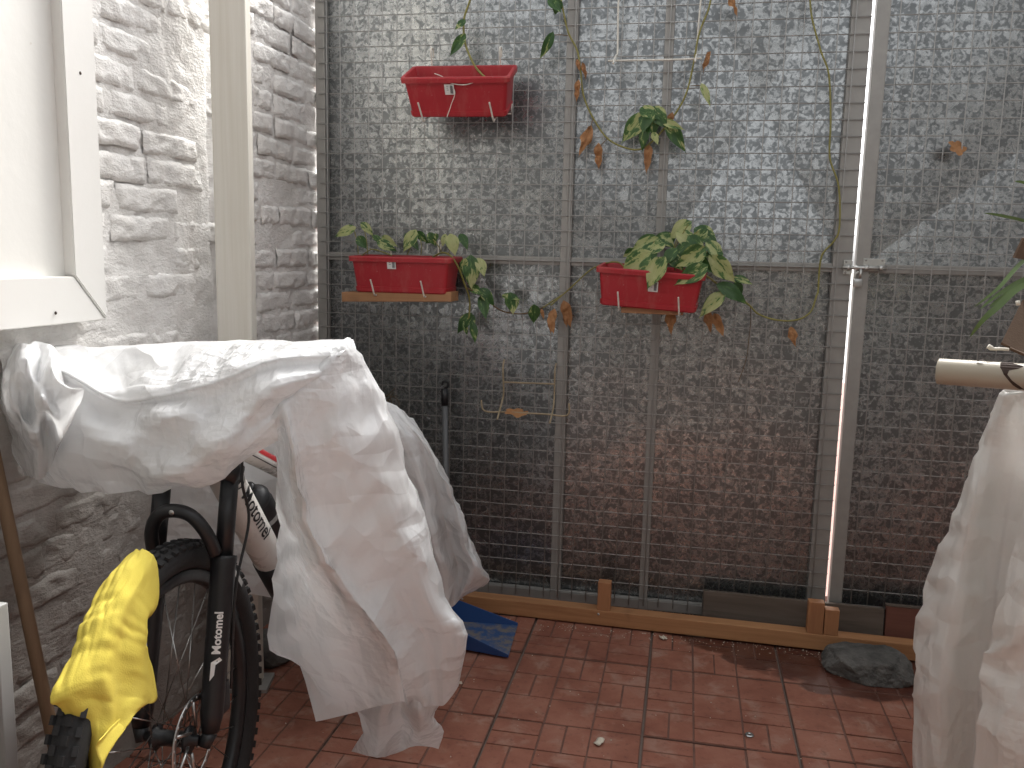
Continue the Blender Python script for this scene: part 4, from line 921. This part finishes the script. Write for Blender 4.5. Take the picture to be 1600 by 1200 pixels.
# floor bits
P = at(1171, 1148, Z=.003)
o = tag(MB().lathe([(.003, .0), (.004, .002), (.010, .002), (.0115, .0)], 20).build('washer', M['steel'], None, True), 'small round metal plug set in a red tile', 'plug'); o.location = P
def scrap(label, px, py, s, seed):
    P = at(px, py, Z=.004); G = [[Vector((s*(i/5-.5), s*.7*(j/4-.5), s*.28*(noise.noise((i*.7, j*.7, seed))+.6))) for j in range(5)] for i in range(6)]
    o = tag(MB().grid(G).build('paper_scrap', M['scrap'], None, True), label, 'scrap', 'scraps on the tiles'); o.location = P; o.rotation_euler.z = seed
    o.modifiers.new('t', 'SOLIDIFY').thickness = .001
scrap('crumpled pale scrap on the tiles nearest the camera', 936, 1161, .028, 1.3); scrap('yellowish scrap lying just in front of the beam', 1036, 998, .026, 2.1)
scrap('tan scrap peeping out beside the hanging plastic sheet', 716, 1069, .022, .4)

# ------------------------------------------------------------------ right: covered stack, pipe, cardboard, grassy plant
st_ = MB()
R1 = PG([[(1700, 560), (1650, 590), (1600, 606), (1580, 616), (1640, 610), (1720, 605), (1850, 600)],
         [(1640, 600), (1602, 612), (1574, 612), (1566, 622), (1600, 630), (1680, 630), (1850, 630)],
         [(1600, 690), (1560, 690), (1535, 695), (1542, 700), (1590, 705), (1680, 710), (1850, 710)],
         [(1570, 770), (1525, 770), (1503, 780), (1520, 785), (1575, 790), (1660, 790), (1850, 790)],
         [(1540, 870), (1490, 870), (1463, 880), (1500, 885), (1560, 890), (1640, 890), (1850, 890)],
         [(1520, 960), (1470, 960), (1438, 965), (1485, 965), (1550, 975), (1620, 985), (1850, 985)],
         [(1515, 1060), (1465, 1060), (1432, 1062), (1470, 1060), (1530, 1070), (1600, 1080), (1850, 1085)],
         [(1515, 1160), (1465, 1160), (1432, 1160), (1468, 1160), (1520, 1160), (1590, 1165), (1850, 1170)],
         [(1520, 1290), (1470, 1290), (1437, 1290), (1470, 1290), (1520, 1290), (1590, 1290), (1850, 1290)]],
        [[-.70, -.78, -.90, -1.0, -1.05, -1.05, -1.05]]+[[-.72, -.80, -.92, -1.02, -1.04, -1.10, -1.06]]*2+[[-.70, -.80, -.92, -1.04, -1.00, -1.12, -1.06]]*2+[[-.68, -.78, -.92, -1.06, -1.02, -1.14, -1.06]]*4)
st_.grid(sheet_of(R1, 4, 4, 11))
R2 = PG([[(1598, 800), (1630, 790), (1700, 780)], [(1575, 900), (1620, 890), (1700, 880)], [(1548, 1000), (1600, 990), (1700, 980)], [(1538, 1040), (1590, 1050), (1700, 1050)], [(1530, 1130), (1590, 1140), (1700, 1140)], [(1515, 1290), (1590, 1290), (1700, 1290)]],
        [[-1.14, -1.20, -1.20], [-1.15, -1.22, -1.20], [-1.16, -1.23, -1.21], [-1.16, -1.21, -1.21], [-1.17, -1.24, -1.22], [-1.18, -1.25, -1.22]])
st_.grid(sheet_of(R2, 4, 5, 12))
tag(st_.build('plastic_sheet', M['film_dusty'], None, True), 'dusty white plastic sheet hanging at the right border below the pipe', 'plastic sheet')
a, b = at(1466, 580, Y=-1.10), at(1640, 592, Y=-1.18); b = a+(b-a)*2.2; dirp = (b-a).normalized()
pv = thing('pvc_pipe', 'cream plastic pipe with broken burnt patch poking in from the right', 'pipe', a)
Mp = dirp.to_track_quat('Z', 'Y').to_matrix().to_4x4(); Lp = (b-a).length
MB().lathe([(.0215, .004), (.0225, .0), (.0248, .0), (.0250, .002), (.0250, Lp), (.0215, Lp)], 36, Mp, True).build('tube', M['pvc'], pv, True)
cp = (Mp.inverted().to_3x3() @ (CAM-a)).normalized(); q0 = math.atan2(cp.y, cp.x)
q_up = math.atan2((Mp.inverted().to_3x3() @ Vector((0, 0, 1))).y, (Mp.inverted().to_3x3() @ Vector((0, 0, 1))).x)
sg = 1 if ((q_up-q0+math.pi) % (2*math.pi)-math.pi) > 0 else -1
def onpipe(l, q, r=.0254): return Mp @ Vector((r*math.cos(q0+sg*q), r*math.sin(q0+sg*q), l))
px_ = .118
def pipe_patch(rows_):      # rows of (angle, l0, l1), laid on the curve of the pipe
    G = []
    for (qa, a0, a1), (qb, b0, b1) in zip(rows_, rows_[1:]):
        for k in range(5): t_ = k/4; G.append([onpipe(px_+(a0+(b0-a0)*t_)+((a1+(b1-a1)*t_)-(a0+(b0-a0)*t_))*u, qa+(qb-qa)*t_) for u in (0, .5, 1)])
    return G
MB().grid(pipe_patch([(1.45, -.010, .004), (1.15, -.013, .010), (.85, -.012, .026), (.6, -.011, .018), (.42, -.008, .004)])).grid(pipe_patch([(.42, -.008, .004), (.1, -.004, .002), (-.3, .004, .010), (-.7, .012, .022), (-1.1, .022, .030)])).build('broken_edge', M['burnt'], pv, True)
MB().add([onpipe(.072+dx, q, .0258+h) for dx, q, h in ((-.006, 1.2, .001), (.004, 1.22, .004), (.008, 1.0, .003), (.002, .90, .005), (-.004, .98, .002))], [[0, 1, 2, 3, 4]]).build('peeling_flake', M['burnt'], pv)
MB().add([onpipe(.070+dx, q, .027+h) for dx, q, h in ((-.005, 1.15, 0), (.004, 1.15, .002), (.007, .98, .003), (.0, .95, .004))], [[0, 1, 2, 3]]).build('peeling_flake', M['pvc'], pv)
# cardboard
cb = thing('cardboard_box', 'torn brown cardboard box corner above the cream pipe', 'box', at(1620, 560, Y=-1.0))
def slabq(parent, name, pts, th, mat):
    P = [at(x, y, Y=Y) for x, y, Y in pts]; n_ = (P[1]-P[0]).cross(P[2]-P[0]).normalized()*th
    k = len(P); F = [list(range(k)), [k+i for i in range(k)][::-1]]+[[i, (i+1) % k, k+(i+1) % k, k+i] for i in range(k)]
    return local(parent, MB().add(P+[p+n_ for p in P], F)).build(name, M[mat], parent)
slabq(cb, 'flap', [(1565, 535, -1.10), (1597, 470, -1.02), (1660, 420, -.95), (1680, 560, -1.0), (1600, 552, -1.10)], .006, 'cardboard')
slabq(cb, 'side', [(1575, 546, -1.10), (1598, 556, -1.10), (1700, 565, -1.06), (1700, 540, -.9), (1600, 520, -1.0)], .006, 'cardboard')
slabq(cb, 'torn_corner', [(1585, 403, -1.00), (1600, 372, -1.0), (1640, 370, -.98), (1640, 420, -.98), (1598, 405, -1.0)], .006, 'cardboard')
local(cb, MB().tube(spline([at(1544, 541, Y=-1.12), at(1552, 545, Y=-1.12), at(1562, 545, Y=-1.12), at(1575, 546, Y=-1.11)], 4), [.0045]*4+[.003]*9, 10)).build('glue_drip', M['glue'], cb, True)
local(cb, MB().tube([at(1590, 470, Y=-1.06), at(1591, 477, Y=-1.06)], .004, 10)).build('glue_blob', M['glue'], cb, True)
gp = thing('grassy_plant', 'plant with long narrow green blades behind the cardboard at right border', 'plant', at(1640, 470, Y=-.9))
def blade(pts, w0):
    S = spline([at(x, y, Y=Y) for x, y, Y in pts], 6); G = []
    for i, p_ in enumerate(S):
        t_ = (S[min(i+1, len(S)-1)]-S[max(0, i-1)]).normalized(); sd_ = t_.cross((CAM-p_).normalized()).normalized(); f_ = i/(len(S)-1)
        w1 = w0*math.sin(math.pi*min(1, .12+f_*.88))**.7*.5
        G.append([p_-sd_*w1, p_+Vector((0, .2, -1))*.12*w1, p_+sd_*w1])
    local(gp, MB().grid(G)).build('blade', M['blade_green'], gp, True)
for pts, w0 in [([(1640, 360, -.9), (1600, 345, -.95), (1560, 336, -1.0), (1538, 333, -1.02)], .006), ([(1650, 380, -.9), (1600, 407, -.95), (1560, 450, -1.0), (1522, 480, -1.0)], .008), ([(1650, 420, -.88), (1600, 436, -.93), (1560, 460, -.97), (1530, 484, -.99)], .008),
        ([(1650, 430, -.9), (1595, 448, -1.0), (1560, 478, -1.02), (1536, 500, -1.02), (1515, 527, -1.0)], .013), ([(1650, 440, -.86), (1600, 440, -.9), (1570, 462, -.93), (1545, 480, -.95)], .012), ([(1650, 330, -.9), (1610, 290, -.9), (1585, 283, -.9)], .007), ([(1700, 450, -.9), (1690, 380, -.9), (1660, 330, -.92)], .012)]: blade(pts, w0)
local(gp, MB().tube([at(1652, 400, Y=-.88), at(1655, 600, Y=-.88)], .02, 10)).build('plant_base', M['stem'], gp, True)

# crumbs and grit on the tiles: too many and too small to count
R_ = random.Random(5); gm = MB()
for k in range(420):
    if k % 3: x, y = R_.uniform(-.45, 1.1), -.145-abs(R_.gauss(0, .035))
    else: x, y = R_.uniform(-.9, 1.4), R_.uniform(-1.3, -.15)
    r = R_.uniform(.0008, .0026); a_ = R_.uniform(0, 6.3); V = [Vector((x+r*math.cos(a_+q)*R_.uniform(.6, 1.3), y+r*math.sin(a_+q)*R_.uniform(.6, 1.3), .0016)) for q in (0, 1.6, 3.1, 4.7)]+[Vector((x, y, .0016+r))]
    gm.add(V, [[0, 1, 4], [1, 2, 4], [2, 3, 4], [3, 0, 4]])
gt = gm.build('grit', M['scrap'], None); gt['kind'] = 'stuff'; tag(gt, 'pale grit and crumbs scattered over the red tiles', 'grit')
